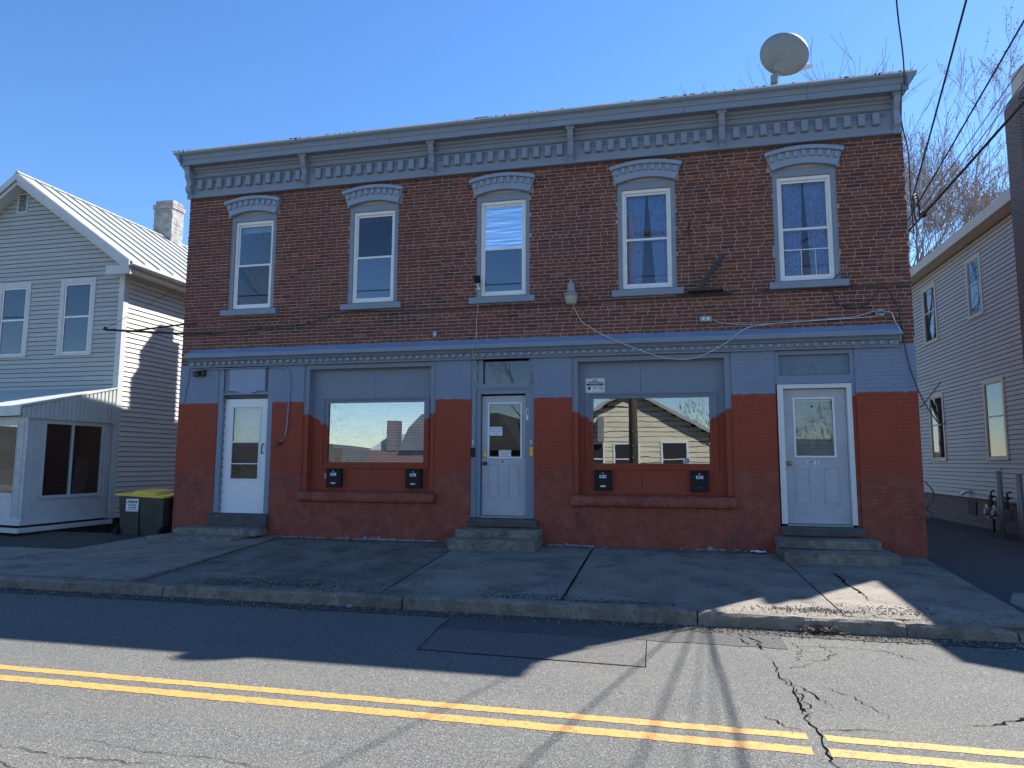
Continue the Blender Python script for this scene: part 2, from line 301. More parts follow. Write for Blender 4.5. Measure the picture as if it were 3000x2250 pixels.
# ------------------------------------------------------------------ mesh helpers
class MB:
    def __init__(s): s.v = []; s.f = []; s.t = []; s.m = []; s.mi = 0; s.tone = .5
    def add(s, vs, fs):
        o = len(s.v); s.v += [tuple(q) for q in vs]
        for q in fs: s.f.append(tuple(i+o for i in q)); s.t.append(s.tone); s.m.append(s.mi)
        return s
    def box(s, x0, x1, y0, y1, z0, z1):
        if x0 > x1: x0, x1 = x1, x0
        if y0 > y1: y0, y1 = y1, y0
        if z0 > z1: z0, z1 = z1, z0
        return s.add([(x0, y0, z0), (x1, y0, z0), (x1, y1, z0), (x0, y1, z0), (x0, y0, z1), (x1, y0, z1), (x1, y1, z1), (x0, y1, z1)],
                     [(0, 3, 2, 1), (4, 5, 6, 7), (0, 1, 5, 4), (1, 2, 6, 5), (2, 3, 7, 6), (3, 0, 4, 7)])
    def bbox(s, x0, x1, y0, y1, z0, z1, b=.006):
        """box with bevelled front (y0) edges and sides"""
        v = []
        for y, d in ((y0, b), (y0+b, 0), (y1, 0)):
            v += [(x0+d, y, z0+d), (x1-d, y, z0+d), (x1-d, y, z1-d), (x0+d, y, z1-d)]
        fs = [(0, 1, 2, 3)]
        for k in (0, 4):
            for i in range(4):
                j = (i+1) % 4; fs.append((k+j, k+i, k+4+i, k+4+j))
        fs.append((11, 10, 9, 8)); return s.add(v, fs)
    def prism(s, pts, ax, a, b):
        """extrude closed 2d polygon along axis ax from a to b. pts order: (x,z) for y, (y,z) for x, (x,y) for z"""
        n = len(pts)
        def P(p, t): return {'x': (t, p[0], p[1]), 'y': (p[0], t, p[1]), 'z': (p[0], p[1], t)}[ax]
        v = [P(p, a) for p in pts]+[P(p, b) for p in pts]
        fs = [tuple(range(n))[::-1], tuple(range(n, 2*n))]+[(i, (i+1) % n, n+(i+1) % n, n+i) for i in range(n)]
        return s.add(v, fs)
    def tube(s, pts, rad, n=8, cap=True, rads=None):
        pts = [Vector(p) for p in pts]; k = len(pts); v = []; fs = []
        for i, p in enumerate(pts):
            d = (pts[min(i+1, k-1)]-pts[max(i-1, 0)])
            if d.length < 1e-9: d = Vector((0, 0, 1))
            d.normalize(); a = Vector((0, 0, 1)) if abs(d.z) < .9 else Vector((1, 0, 0))
            e1 = d.cross(a).normalized(); e2 = d.cross(e1); rr = rads[i] if rads else rad
            for j in range(n):
                t = 2*math.pi*j/n; v.append(p+e1*math.cos(t)*rr+e2*math.sin(t)*rr)
        for i in range(k-1):
            for j in range(n):
                j2 = (j+1) % n; fs.append((i*n+j, i*n+j2, (i+1)*n+j2, (i+1)*n+j))
        if cap: fs += [tuple(range(n))[::-1], tuple(range((k-1)*n, k*n))]
        return s.add(v, fs)
    def lathe(s, prof, c, n=20, axis=Vector((0, 0, 1))):
        c = Vector(c); axis = Vector(axis).normalized(); a = Vector((1, 0, 0)) if abs(axis.x) < .9 else Vector((0, 1, 0))
        e1 = axis.cross(a).normalized(); e2 = axis.cross(e1); v = []; fs = []
        for rr, h in prof:
            for j in range(n):
                t = 2*math.pi*j/n; v.append(c+axis*h+e1*math.cos(t)*rr+e2*math.sin(t)*rr)
        for i in range(len(prof)-1):
            for j in range(n):
                j2 = (j+1) % n; fs.append((i*n+j, i*n+j2, (i+1)*n+j2, (i+1)*n+j))
        fs += [tuple(range(n))[::-1], tuple(range((len(prof)-1)*n, len(prof)*n))]
        return s.add(v, fs)
    def mesh(s, name, mats, smooth=False):
        me = bpy.data.meshes.new(name); me.from_pydata([tuple(q) for q in s.v], [], s.f)
        for m in (mats if isinstance(mats, (list, tuple)) else [mats]): me.materials.append(m)
        at = me.attributes.new('tone', 'FLOAT', 'FACE'); at.data.foreach_set('value', s.t)
        me.polygons.foreach_set('material_index', s.m)
        if smooth: me.polygons.foreach_set('use_smooth', [True]*len(s.f))
        me.validate(); me.update(); return me
    def build(s, name, mats, parent=None, smooth=False, fix=True, **k):
        me = s.mesh(name, mats, smooth)
        if fix:
            bm = bmesh.new(); bm.from_mesh(me); bmesh.ops.recalc_face_normals(bm, faces=bm.faces); bm.to_mesh(me); bm.free()
        return put(name, me, parent, **k)
def put(name, me, parent=None, **k):
    o = bpy.data.objects.new(name, me); COL.objects.link(o)
    if parent is not None: attach(o, parent)
    for a, b in k.items(): o[a] = b
    return o
ROOT = {}
def rootloc(o):
    p = Vector(o.location)
    while o.parent: o = o.parent; p = p+Vector(o.location)
    return p
def attach(o, parent):
    o.parent = parent; o.matrix_parent_inverse = Matrix.Translation(-ROOT.get(parent.name, Vector((0, 0, 0)))) if parent.type == 'EMPTY' else Matrix()
def empty(name, loc, label, cat, group=None):
    o = bpy.data.objects.new(name, None); COL.objects.link(o); o.location = loc; o.empty_display_size = .2
    ROOT[o.name] = Vector(loc); o['label'] = label; o['category'] = cat
    if group: o['group'] = group
    return o
def tag(o, label, cat, group=None):
    o['label'] = label; o['category'] = cat
    if group: o['group'] = group
    return o
def struct(o): o['kind'] = 'structure'; return o
def stuff(o): o['kind'] = 'stuff'; return o
def text(name, s, size, loc, mat, parent=None, face='front', align='CENTER', ext=.0008, bold=0.0, sx=1.0, tilt=0.0, shear=0):
    cu = bpy.data.curves.new(name, 'FONT'); cu.body = s; cu.size = size; cu.align_x = align; cu.align_y = 'CENTER'
    cu.extrude = ext; cu.offset = bold; cu.resolution_u = 3; cu.shear = shear
    t = bpy.data.objects.new(name+'_tmp', cu); COL.objects.link(t)
    dg = bpy.context.evaluated_depsgraph_get(); me = bpy.data.meshes.new_from_object(t.evaluated_get(dg))
    bpy.data.objects.remove(t)
    me.transform(Matrix.Translation(loc) @ Matrix.Rotation(tilt, 4, 'Y') @ Matrix.Rotation(R(90), 4, 'X') @ Matrix.Diagonal((sx, 1, 1, 1)))
    me.materials.clear(); me.materials.append(mat)
    return put(name, me, parent)
def shoot(px, py, y):   # a point seen at this place in the photograph, at depth y behind the facade line
    d = f*1500+r2*(px-1106)+u2*(829.5-py); t = (y-CAM.y)/d.y; return CAM+d*t
def jit(a): return random.uniform(-a, a)

# ================================================================== SETTING: ground, road, sidewalk
g = MB(); g.box(-400, 400, -400, 400, -.62, -.42); struct(g.build('ground', M['soil']))
def zroad(y):
    y = -y
    if y < 7.1: return -.27+.05*(y-4.1)/3.0
    return -.22-.05*(y-7.1)/3.4
g = MB(); xs = [-60, 60]; ys = [-4.1, -5.6, -7.1, -8.8, -10.5]
for a, b in zip(ys, ys[1:]):
    g.add([(-60, b, zroad(b)), (60, b, zroad(b)), (60, a, zroad(a)), (-60, a, zroad(a))], [(0, 1, 2, 3)])
g.add([(-60, -10.5, -.6), (60, -10.5, -.6), (60, -4.1, -.6), (-60, -4.1, -.6)], [(3, 2, 1, 0)])
road = struct(g.build('road', M['asphalt']))
def sheet(name, pts, lift, mat, parent=None, n=1, zf=zroad):
    g = MB(); g.add([(x, y, zf(y)+lift) for x, y in pts], [tuple(range(len(pts)))]); o = g.build(name, mat, parent, fix=False)
    me = o.data
    if me.polygons[0].normal.z < 0: me.flip_normals()
    return o
def quadsheet(name, x0, x1, y0, y1, lift, mat, parent, nseg=40, wob=.004, zf=zroad, y1s=None):
    """long strip with slightly ragged edges"""
    g = MB(); v = []; fs = []
    for i in range(nseg+1):
        x = x0+(x1-x0)*i/nseg; a = y0+jit(wob); b = y1+jit(wob)
        v += [(x, a, zf(a)+lift), (x, b, zf(b)+lift)]
    for i in range(nseg): fs.append((2*i, 2*i+2, 2*i+3, 2*i+1))
    o = g.add(v, fs).build(name, mat, parent, fix=False)
    if o.data.polygons[0].normal.z < 0: o.data.flip_normals()
    return o
quadsheet('asphalt_strip', -2.3, 0.95, -4.86, -4.28, .004, M['asphalt_strip'], road, 40, .02)
quadsheet('gutter_silt', -30, 6.5, -4.36, -4.10, .0055, M['silt'], road, 700, .035)
sheet('asphalt_patch', [(-2.27, -4.87), (-2.17, -5.70), (-.245, -5.76), (-.27, -4.86)], .004, M['asphalt_patch'], road)
for pts in ([(-2.18, -5.70), (-1.2, -5.735), (-.245, -5.765)], [(-2.27, -4.87), (-2.17, -5.70)], [(-.27, -4.86), (-.245, -5.765)], [(-2.3, -4.28), (-2.27, -4.86)]):
    g = MB(); v = []; fs = []
    P = []
    for a, b in zip(pts, pts[1:]):
        for k in range(14): P.append((a[0]+(b[0]-a[0])*k/14, a[1]+(b[1]-a[1])*k/14))
    P.append(pts[-1])
    for i, p in enumerate(P):
        q = P[min(i+1, len(P)-1)]; w = P[max(i-1, 0)]; d = Vector((q[0]-w[0], q[1]-w[1])).normalized(); nx, ny = -d.y, d.x
        wd = .0028+abs(jit(.0022)); v += [(p[0]+nx*wd, p[1]+ny*wd, zroad(p[1])+.0062), (p[0]-nx*wd, p[1]-ny*wd, zroad(p[1])+.0062)]
    for i in range(len(P)-1): fs.append((2*i, 2*i+2, 2*i+3, 2*i+1))
    g.add(v, fs).build('patch_seam', M['crack'], road, fix=False)
# double yellow lines (a break where the crack crosses them)
LY = [(-6.965, -7.062), (-7.172, -7.275)]
for k, (a, b) in enumerate(LY):
    for x0, x1 in ((-60, .73-.01*k), (.83-.02*k, 60)):
        struct_line = quadsheet('yellow_line', x0, x1, b, a, .0025, M['line'], road, 1500 if x0 < 0 else 900, .006)
def crack(pts, w, seed, lift=.0048, jag=.03, zf=zroad, parent=road, step=.035):
    rnd = random.Random(seed); P = []
    for a, b in zip(pts, pts[1:]):
        L = math.hypot(b[0]-a[0], b[1]-a[1]); n = max(2, int(L/step))
        for k in range(n):
            t = k/n; P.append((a[0]+(b[0]-a[0])*t+rnd.uniform(-jag, jag), a[1]+(b[1]-a[1])*t+rnd.uniform(-jag, jag)*.6))
    P.append(pts[-1]); v = []; fs = []
    for i, p in enumerate(P):
        q = P[min(i+1, len(P)-1)]; o = P[max(i-1, 0)]; d = Vector((q[0]-o[0], q[1]-o[1]))
        d = d.normalized() if d.length > 0 else Vector((1, 0)); e = min(1, 4*i/len(P), 4*(len(P)-1-i)/len(P))+.15
        wd = w*rnd.uniform(.3, 1.2)*e*.5
        v += [(p[0]-d.y*wd, p[1]+d.x*wd, zf(p[1])+lift), (p[0]+d.y*wd, p[1]-d.x*wd, zf(p[1])+lift)]
    for i in range(len(P)-1): fs.append((2*i, 2*i+2, 2*i+3, 2*i+1))
    return MB().add(v, fs).build('crack', M['crack'], parent, fix=False)
crack([(.53, -4.33), (.72, -4.62), (.74, -5.0)], .026, 1)
crack([(.55, -4.5), (.62, -4.85)], .02, 2)
crack([(.74, -5.0), (.76, -5.5), (.74, -5.75), (.80, -6.05), (.77, -6.5), (.80, -6.95), (.80, -7.3), (.84, -7.7), (.80, -8.3), (.9, -9.5)], .012, 3, jag=.022, step=.05)
crack([(.74, -5.75), (.92, -6.2), (.98, -6.45)], .012, 4)
crack([(.80, -6.05), (.84, -6.4), (.80, -6.7)], .012, 5)
crack([(1.0, -4.5), (1.05, -4.8), (1.0, -5.1), (.92, -5.35)], .007, 6)
crack([(1.25, -4.55), (1.3, -4.95), (1.18, -5.2), (1.0, -5.25)], .007, 7)
crack([(.9, -4.75), (1.4, -4.7), (1.85, -4.75), (1.95, -4.95)], .007, 8)
crack([(.74, -5.55), (.95, -5.45), (1.08, -5.3)], .008, 9)
crack([(1.7, -4.65), (1.85, -4.9), (1.98, -5.05)], .01, 10)
crack([(.98, -5.9), (1.2, -6.2), (1.3, -6.6)], .006, 11)
crack([(.8, -6.9), (1.0, -6.85), (1.25, -6.8)], .008, 12)
crack([(1.7, -6.6), (1.95, -6.5), (2.2, -6.3), (2.7, -6.2)], .014, 13)
crack([(.5, -6.7), (.62, -6.85), (.75, -6.95)], .01, 20)
crack([(-3.6, -8.0), (-3.2, -8.02), (-2.85, -8.07), (-2.5, -8.05), (-2.1, -8.1), (-1.5, -8.2)], .0045, 14, jag=.025, step=.07)
crack([(-4.2, -8.05), (-3.75, -8.18), (-3.2, -8.22), (-2.7, -8.2), (-2.2, -8.33), (-1.6, -8.3)], .006, 15, jag=.03, step=.07)
crack([(-4.2, -8.3), (-3.6, -8.35), (-3.2, -8.42), (-2.6, -8.5)], .006, 16, jag=.03, step=.07)
def zwalk(y): return -.004+.033*y if y < 0 else -.004
# sidewalk, slab by slab
wb = MB(); wb.add([(-60, -3.96, zwalk(-3.96)-.03), (3.42, -3.96, zwalk(-3.96)-.03), (3.62, .0, -.035), (-60, 0, -.035)], [(0, 1, 2, 3)])
walk = struct(wb.build('sidewalk', M['dirt'], fix=False))
def slab(x0, x1, y0, y1, dz=(0, 0, 0, 0), mat='concrete', parent=walk, name='slab', slant=0.0, slant2=None):
    """slanted slab; dz lifts the four corners (near-left, near-right, far-right, far-left)"""
    s2 = slant if slant2 is None else slant2
    nx, ny = 10, 12; v = []; fs = []; rnd = random.Random(int(x0*97+y0*31))
    for j in range(ny+1):
        for i in range(nx+1):
            a, b = i/nx, j/ny; y = y0+(y1-y0)*b
            xa = x0+slant*(1-b); xb = x1+s2*(1-b); x = xa+(xb-xa)*a
            z = zwalk(y)+dz[0]*(1-a)*(1-b)+dz[1]*a*(1-b)+dz[2]*a*b+dz[3]*(1-a)*b+rnd.uniform(-.0015, .0015)
            if i in (0, nx) or j in (0, ny): z -= .005
            v.append((x, y, z))
    for j in range(ny):
        for i in range(nx):
            k = j*(nx+1)+i; fs.append((k, k+1, k+nx+2, k+nx+1))
    # skirts
    per = [i for i in range(nx+1)]+[j*(nx+1)+nx for j in range(1, ny+1)]+[ny*(nx+1)+i for i in range(nx-1, -1, -1)]+[j*(nx+1) for j in range(ny-1, 0, -1)]
    o = len(v)
    for k in per: v.append((v[k][0], v[k][1], v[k][2]-.06))
    for i in range(len(per)): fs.append((per[i], o+i, o+(i+1) % len(per), per[(i+1) % len(per)]))
    return MB().add(v, fs).build(name, M[mat], parent)
edges = [-40, -34, -28, -22, -16.5, -13.2]
for a, b in zip(edges, edges[1:]): slab(a+.008, b-.008, -3.94, -1.9)
slab(-13.19, -9.45, -3.94, -1.95, slant2=-.2)
slab(-9.43, -6.95, -3.94, -.02, (.012, .02, .02, 0), slant=-.2, slant2=.35)
slab(-6.92, -3.52, -3.94, -.02, (-.012, 0, 0, 0), mat='concrete_dark', slant=.36, slant2=.2)
slab(-3.50, -1.30, -3.94, -.02, (0, .008, 0, 0), slant=.2, slant2=.06)
slab(-1.27, 1.50, -3.94, -.02, (-.006, 0, 0, 0), slant=.06, slant2=.12)
slab(1.515, 3.56, -3.94, -.02, (.004, 0, 0, 0), slant=.12, slant2=-.2)
crack([(1.95, -1.35), (2.02, -1.9), (1.98, -2.3), (2.05, -2.7), (2.02, -3.2)], .035, 21, .004, .02, zwalk, walk)
for xa, xb, w in ((-6.56, -6.94, .02), (-3.31, -3.51, .012), (-1.21, -1.285, .022), (1.63, 1.507, .007)):
    crack([(xa, -3.93), (xb, -.05)], w, int(-xa*10), -.004, .004, zwalk, walk)
# kerb stones
kb = MB(); kb.box(-60, 60, -4.07, -3.97, -.6, -.25); kerb = struct(kb.build('kerb', M['kerb']))
def kerbstone(x0, x1, z=-.135, drop=0.0):
    n = max(6, int((x1-x0)/.1)); v = []; fs = []; prof = [(-4.105, -.34), (-4.11, -.2), (-4.10, -.03), (-4.075, -.005), (-3.96, 0), (-3.945, -.03), (-3.945, -.2)]
    rnd = random.Random(int(x0*100))
    for i in range(n+1):
        x = x0+(x1-x0)*i/n; sag = drop*i/n
        for k, (y, dz) in enumerate(prof):
            zz = z+dz-sag if k else z-.34
            e = .02 if i in (0, n) and k in (2, 3, 4) else 0
            v.append((x, y+rnd.uniform(-.006, .006)*(k in (1, 2, 3))+e*.5, zz+rnd.uniform(-.005, .005)*(k in (2, 3, 4))-e))
    m = len(prof)
    for i in range(n):
        for k in range(m-1): fs.append((i*m+k, (i+1)*m+k, (i+1)*m+k+1, i*m+k+1))
    fs += [tuple(range(m)), tuple(range(n*m, (n+1)*m))[::-1]]
    return MB().add(v, fs).build('kerb_stone', M['kerb'], kerb, smooth=False)
ks = [-42, -36, -30, -24, -18, -12.2, -9.1, -6.05]
for a, b in zip(ks, ks[1:]): kerbstone(a+.006, b-.006)
kerbstone(-6.04, -2.975, -.13, -.0); kerbstone(-2.955, .2, -.115); kerbstone(.215, 2.12, -.13); kerbstone(2.13, 3.05, -.13, .03); kerbstone(3.07, 6.4, -.17, .05)
ks = [6.5, 12, 18, 24, 30]
for a, b in zip(ks, ks[1:]): kerbstone(a+.006, b-.006)
# driveway between the brick building and the grey house
g = MB(); g.add([(3.28, -3.93, -.148), (6.6, -3.93, -.15), (6.75, 0, -.16), (6.5, 16, -.30), (3.66, 16, -.24), (3.50, 0, -.05)], [(0, 1, 2, 5), (5, 2, 3, 4)])
drive = struct(g.build('driveway', M['asphalt_dark'], fix=False))
g = MB(); g.add([(3.46, -3.93, -.139), (9.0, -3.93, -.144), (9.0, -2.2, -.125), (3.56, -2.2, -.119)], [(0, 1, 2, 3)])
g.build('apron_slab', M['concrete'], drive, fix=False)
for a, b in ((9.0, 12), (12, 16), (16, 20), (20, 26)): slab(a+.01, b-.01, -3.94, -2.2)
g = MB(); g.add([(6.55, -3.9, -.17), (40, -3.9, -.17), (40, 0, -.18), (6.7, 0, -.18), (40, 16, -.28), (6.35, 16, -.28)], [(0, 1, 2, 3), (3, 2, 4, 5)]); struct(g.build('yard_soil', M['dirt'], fix=False))
# dirt bed in front of / beside the pale house
def rough(name, x0, x1, y0, y1, zfun, mat, n=60, m=24, amp=.012):
    v = []; fs = []
    for j in range(m+1):
        for i in range(n+1):
            x = x0+(x1-x0)*i/n; y = y0+(y1-y0)*j/m; v.append((x+jit(.01), y+jit(.01), zfun(x, y)+jit(amp)))
    for j in range(m):
        for i in range(n):
            k = j*(n+1)+i; fs.append((k, k+1, k+n+2, k+n+1))
    return MB().add(v, fs).build(name, mat, None, fix=False)
def zdirt(x, y):
    t = min(1, max(0, (y+1.9)/1.9)); return -.085-.09*t - (.04 if y > 0 else 0)
struct(rough('dirt_bed', -20, -9.27, -1.98, 9, zdirt, M['dirt'], 90, 60, .014))
# verge and pavement on the camera's side
g = MB(); g.box(-60, 60, -12.6, -10.5, -.5, -.15); struct(g.build('far_pavement', M['concrete']))
g = MB(); g.box(-60, 60, -60, -12.6, -.5, -.16); struct(g.build('lawn', M['soil']))

def scatter(name, n, gen, smin, smax, mats, seed, zf, flat=.6):
    rnd = random.Random(seed); g = MB()
    for _ in range(n):
        x, y = gen(rnd); s = smin+(smax-smin)*rnd.random()**3; z = zf(y)+s*.2; a = rnd.uniform(0, 6.28)
        g.mi = rnd.randrange(len(mats)); ca, sa = math.cos(a), math.sin(a)
        v = [(1, 0, 0), (-.2, .8, .1), (-.9, -.1, 0), (.1, -.9, .05), (0, 0, flat), (0.1, 0, -.4)]
        v = [(x+(p[0]*ca-p[1]*sa)*s, y+(p[0]*sa+p[1]*ca)*s, z+p[2]*s) for p in v]
        g.add(v, [(0, 1, 4), (1, 2, 4), (2, 3, 4), (3, 0, 4), (1, 0, 5), (2, 1, 5), (3, 2, 5), (0, 3, 5)])
    return stuff(g.build(name, mats, None, fix=False))
GM = [M['gravel'], M['gravel_dark'], M['gravel_dark'], M['leaf']]
tag(scatter('gutter_gravel', 15000, lambda q: (q.uniform(-13, 7), -4.12-abs(q.gauss(0, .13))), .004, .016, GM, 5, lambda y: zroad(y)+.006), 'loose gravel and grit along the foot of the kerb', 'gravel')
tag(scatter('kerb_grit', 6000, lambda q: (q.uniform(-12, 3.3), -3.96+q.gauss(0, .05+.12*(.5+.5*math.sin(q.uniform(0, 9))))), .003, .009, GM, 6, lambda y: -.128 if y < -3.94 else zwalk(y)), 'grit and crumbs scattered over the kerb top', 'grit')
def heap(q):
    c = [(-1.62, -3.75, .35, .10), (-.6, -3.85, .5, .07), (-4.6, -3.7, .9, .12), (2.1, -3.6, .4, .10), (1.4, -3.75, .5, .06), (-7.8, -3.6, .9, .12)][q.choice([0, 0, 0, 1, 2, 2, 3, 4, 5])]
    return (c[0]+q.gauss(0, c[2]*.6), c[1]+q.gauss(0, c[3]))
tag(scatter('grit_heap', 6500, heap, .004, .017, GM, 7, lambda y: zwalk(max(y, -3.93))), 'small heaps of grit swept onto the sidewalk edge', 'grit')
tag(scatter('wall_grit', 3500, lambda q: (q.uniform(-7.2, 1.5), -.03-abs(q.gauss(0, .12))), .004, .014, GM, 8, zwalk), 'grit and chips lying along the foot of the wall', 'grit')
tag(scatter('sidewalk_grit', 2600, lambda q: (q.uniform(-12, 3.3), q.uniform(-3.9, -.1)), .003, .009, GM, 9, zwalk), 'sparse crumbs of grit over the sidewalk slabs', 'grit')
tag(scatter('bed_litter', 5000, lambda q: (q.uniform(-15, -9.4), q.uniform(-1.95, .3)), .004, .014, [M['gravel'], M['gravel_dark'], M['leaf'], M['leaf']], 10, lambda y: zdirt(0, y)+.008, .4), 'dead leaves and pebbles on the dark soil bed', 'litter')
tag(scatter('drive_litter', 2500, lambda q: (q.uniform(6.2, 7.3), q.uniform(1, 11)), .006, .02, [M['gravel_dark'], M['leaf'], M['gravel']], 11, lambda y: -.17-.007*y, .4), 'leaf litter along the foot of the grey house', 'litter')
# leaf clump in the gutter and one pale pebble
g = MB(); rnd = random.Random(3)
for _ in range(60):
    x, y = 1.35+rnd.gauss(0, .10), -4.17+rnd.gauss(0, .025); z = zroad(y)+rnd.uniform(.01, .07); a = rnd.uniform(0, 6.28); s = rnd.uniform(.015, .045)
    dx, dy = math.cos(a)*s, math.sin(a)*s; h = rnd.uniform(-.02, .03)
    g.add([(x-dx, y-dy, z), (x+dy*.4, y-dx*.4, z+h), (x+dx, y+dy, z+.01), (x-dy*.4, y+dx*.4, z+h*.4)], [(0, 1, 2, 3)])
tag(stuff(g.build('leaf_clump', M['leaf'], None, fix=False)), 'clump of dead brown leaves against the kerb', 'leaves')
g = MB(); g.lathe([(.0, -.02), (.03, -.012), (.04, 0), (.03, .018), (.0, .026)], (-3.55, -4.18, -.245), 10)
tag(g.build('pale_stone', M['gravel'], None, True), 'pale rounded stone lying in the gutter', 'stone')
g = MB(); rnd = random.Random(9); v = []
for j in range(4):
    for i in range(6): v.append((1.13+i*.045+jit(.01), -.12-j*.04+jit(.01), .0+abs(jit(.035))))
g.add(v, [(j*6+i, j*6+i+1, j*6+i+7, j*6+i+6) for j in range(3) for i in range(5)])
tag(g.build('crumpled_wrapper', M['paper'], None, fix=False), 'crumpled grey wrapper on the sidewalk by the wall', 'litter')

# ================================================================== BRICK BUILDING
X0, X1 = -9.25, 3.63
B = empty('brick_building', (-2.8, 0, 0), 'two-storey brick building with blue cornices and red painted ground floor', 'building')
WC = [-7.80, -5.305, -2.845, -.353, 2.15]       # upper window centres
openings = [(c-.48, c+.48, 4.235, 6.12) for c in WC]
lower = [(-8.398, -7.242, .30, 3.2), (-6.60, -4.04, .70, 3.2), (-3.39, -2.285, .30, 3.2), (-1.633, .935, .70, 3.2), (1.60, 2.765, .30, 3.2)]
def wallgrid(openings, x0, x1, z0, z1, yf, yb, mat, name):
    xs = sorted({x0, x1, *[o[0] for o in openings], *[o[1] for o in openings]}); zs = sorted({z0, z1, *[o[2] for o in openings], *[o[3] for o in openings]})
    g = MB()
    def solid(i, j):
        if i < 0 or j < 0 or i >= len(xs)-1 or j >= len(zs)-1: return False
        cx, cz = (xs[i]+xs[i+1])/2, (zs[j]+zs[j+1])/2
        return not any(o[0] < cx < o[1] and o[2] < cz < o[3] for o in openings)
    for i in range(len(xs)-1):
        for j in range(len(zs)-1):
            if not solid(i, j): continue
            a, b, c, d = xs[i], xs[i+1], zs[j], zs[j+1]
            g.add([(a, yf, c), (b, yf, c), (b, yf, d), (a, yf, d)], [(0, 1, 2, 3)]); g.add([(a, yb, c), (b, yb, c), (b, yb, d), (a, yb, d)], [(3, 2, 1, 0)])
            if not solid(i-1, j): g.add([(a, yf, c), (a, yb, c), (a, yb, d), (a, yf, d)], [(3, 2, 1, 0)])
            if not solid(i+1, j): g.add([(b, yf, c), (b, yb, c), (b, yb, d), (b, yf, d)], [(0, 1, 2, 3)])
            if not solid(i, j-1): g.add([(a, yf, c), (b, yf, c), (b, yb, c), (a, yb, c)], [(3, 2, 1, 0)])
            if not solid(i, j+1): g.add([(a, yf, d), (b, yf, d), (b, yb, d), (a, yb, d)], [(0, 1, 2, 3)])
    return g.build(name, M[mat], B)
wallgrid(openings, X0, X1, 3.2, 7.2, .010, .34, 'mortar', 'upper_wall')
wallgrid(lower, X0, X1, -.5, 3.2, .0, .34, 'stucco', 'lower_wall')
g = MB(); pr_ = [(.342, -.5), (9, -.5), (9, 6.1), (.342, 6.97)]; g.prism(pr_, 'x', X0, X0+.3); g.prism(pr_, 'x', X1-.3, X1); g.box(X0+.3, X1-.3, 8.7, 9, -.5, 6.05); g.build('side_wall', M['brick_side'], B)
g = MB(); g.box(X0+.3, X1-.3, .342, 8.7, 3.2, 3.35); g.box(X0+.3, X1-.3, 4.0, 4.1, -.3, 6.15)
for x in (-6.65, -4.0, -1.65, .95): g.box(x-.04, x+.04, .345, 4.0, -.3, 3.2)
for x in (-6.5, -4.05, -1.6, .9): g.box(x-.04, x+.04, .345, 4.0, 3.35, 6.15)
g.build('inner_wall', pm('room_plaster', (.10, .095, .085), (.08, .075, .07), 2, .9, 0), B)
# roof, sloping to the back
g = MB(); zr0, zr1 = 7.27, 6.2
g.prism([(-.30, 7.20), (-.30, 7.285), (.2, 7.285), (9.05, zr1+.05), (9.05, zr1-.1), (.3, 7.05), (.3, 7.20)], 'x', X0-.02, X1+.02); g.build('roof', M['roofing'], B)
ch = MB(); ch.box(-9.0, -8.3, 6.2, 6.9, 6.5, 8.9); ch.box(-8.9, -8.4, 6.3, 6.8, 8.9, 9.4); ch.build('chimney', M['brick_side'], B)

# ---- bricks
CH = .0618; JT = .0125
def blocked(ops, za, zb):
    return [(o[0], o[1]) for o in ops if o[2] < zb-.012 and o[3] > za+.012]
rowset = []
def brick_rows(z0, z1, x0, x1, ops, keep, seed, joint=JT, hdr=(5,), jz=.0):
    rnd = random.Random(seed); out = []; n = int((z1-z0)/CH)
    for k in range(n):
        za = z0+k*CH+joint*.5; zb = z0+(k+1)*CH-joint*.5; head = (k % 7) in hdr; x = x0-rnd.uniform(0, .2)
        bl = blocked(ops, za, zb); off = (k % 2)*.11; x = x0-.21+off if not head else x0-.05
        while x < x1:
            w = (.104 if head else .2065)+rnd.uniform(-.005, .006)
            if not head and rnd.random() < .05: w = .104
            segs = [(max(x, x0), min(x+w, x1))]
            for a, b in bl:
                ns = []
                for s, e in segs:
                    if e <= a or s >= b: ns.append((s, e))
                    else:
                        if s < a-.001: ns.append((s, a-.004))
                        if e > b+.001: ns.append((b+.004, e))
                segs = ns
            for s, e in segs:
                if e-s > .02 and keep(s, e, za, zb): out.append((s, e, za, zb, head, abs((e-s)-w) < .002))
            x += w+joint
    return out
hoods = [(c-.55, c+.55, 6.10, 6.36) for c in WC]; sills = [(c-.58, c+.58, 4.13, 4.235) for c in WC]
rows = brick_rows(3.175, 6.55, X0+.0, X1-.0, openings+hoods+sills, lambda s, e, a, b: a > 3.45 or s < -9.06 or e > 3.40, 11)
def tone(rnd, head, x, z):
    t = rnd.gauss(.5, .16)+(.13 if head else 0)
    if z < 4.1: t += .04
    if 3.72 < z < 4.12 and any(a < x < b for a, b in ((-8.2, -6.5), (-5.6, -4.4), (1.3, 2.9), (-2.9, -2.0))): t -= .22
    q = rnd.random()
    if q < .035: t = rnd.uniform(.05, .18)
    if q > .985: t = rnd.uniform(.9, 1)
    return min(1, max(0, t))
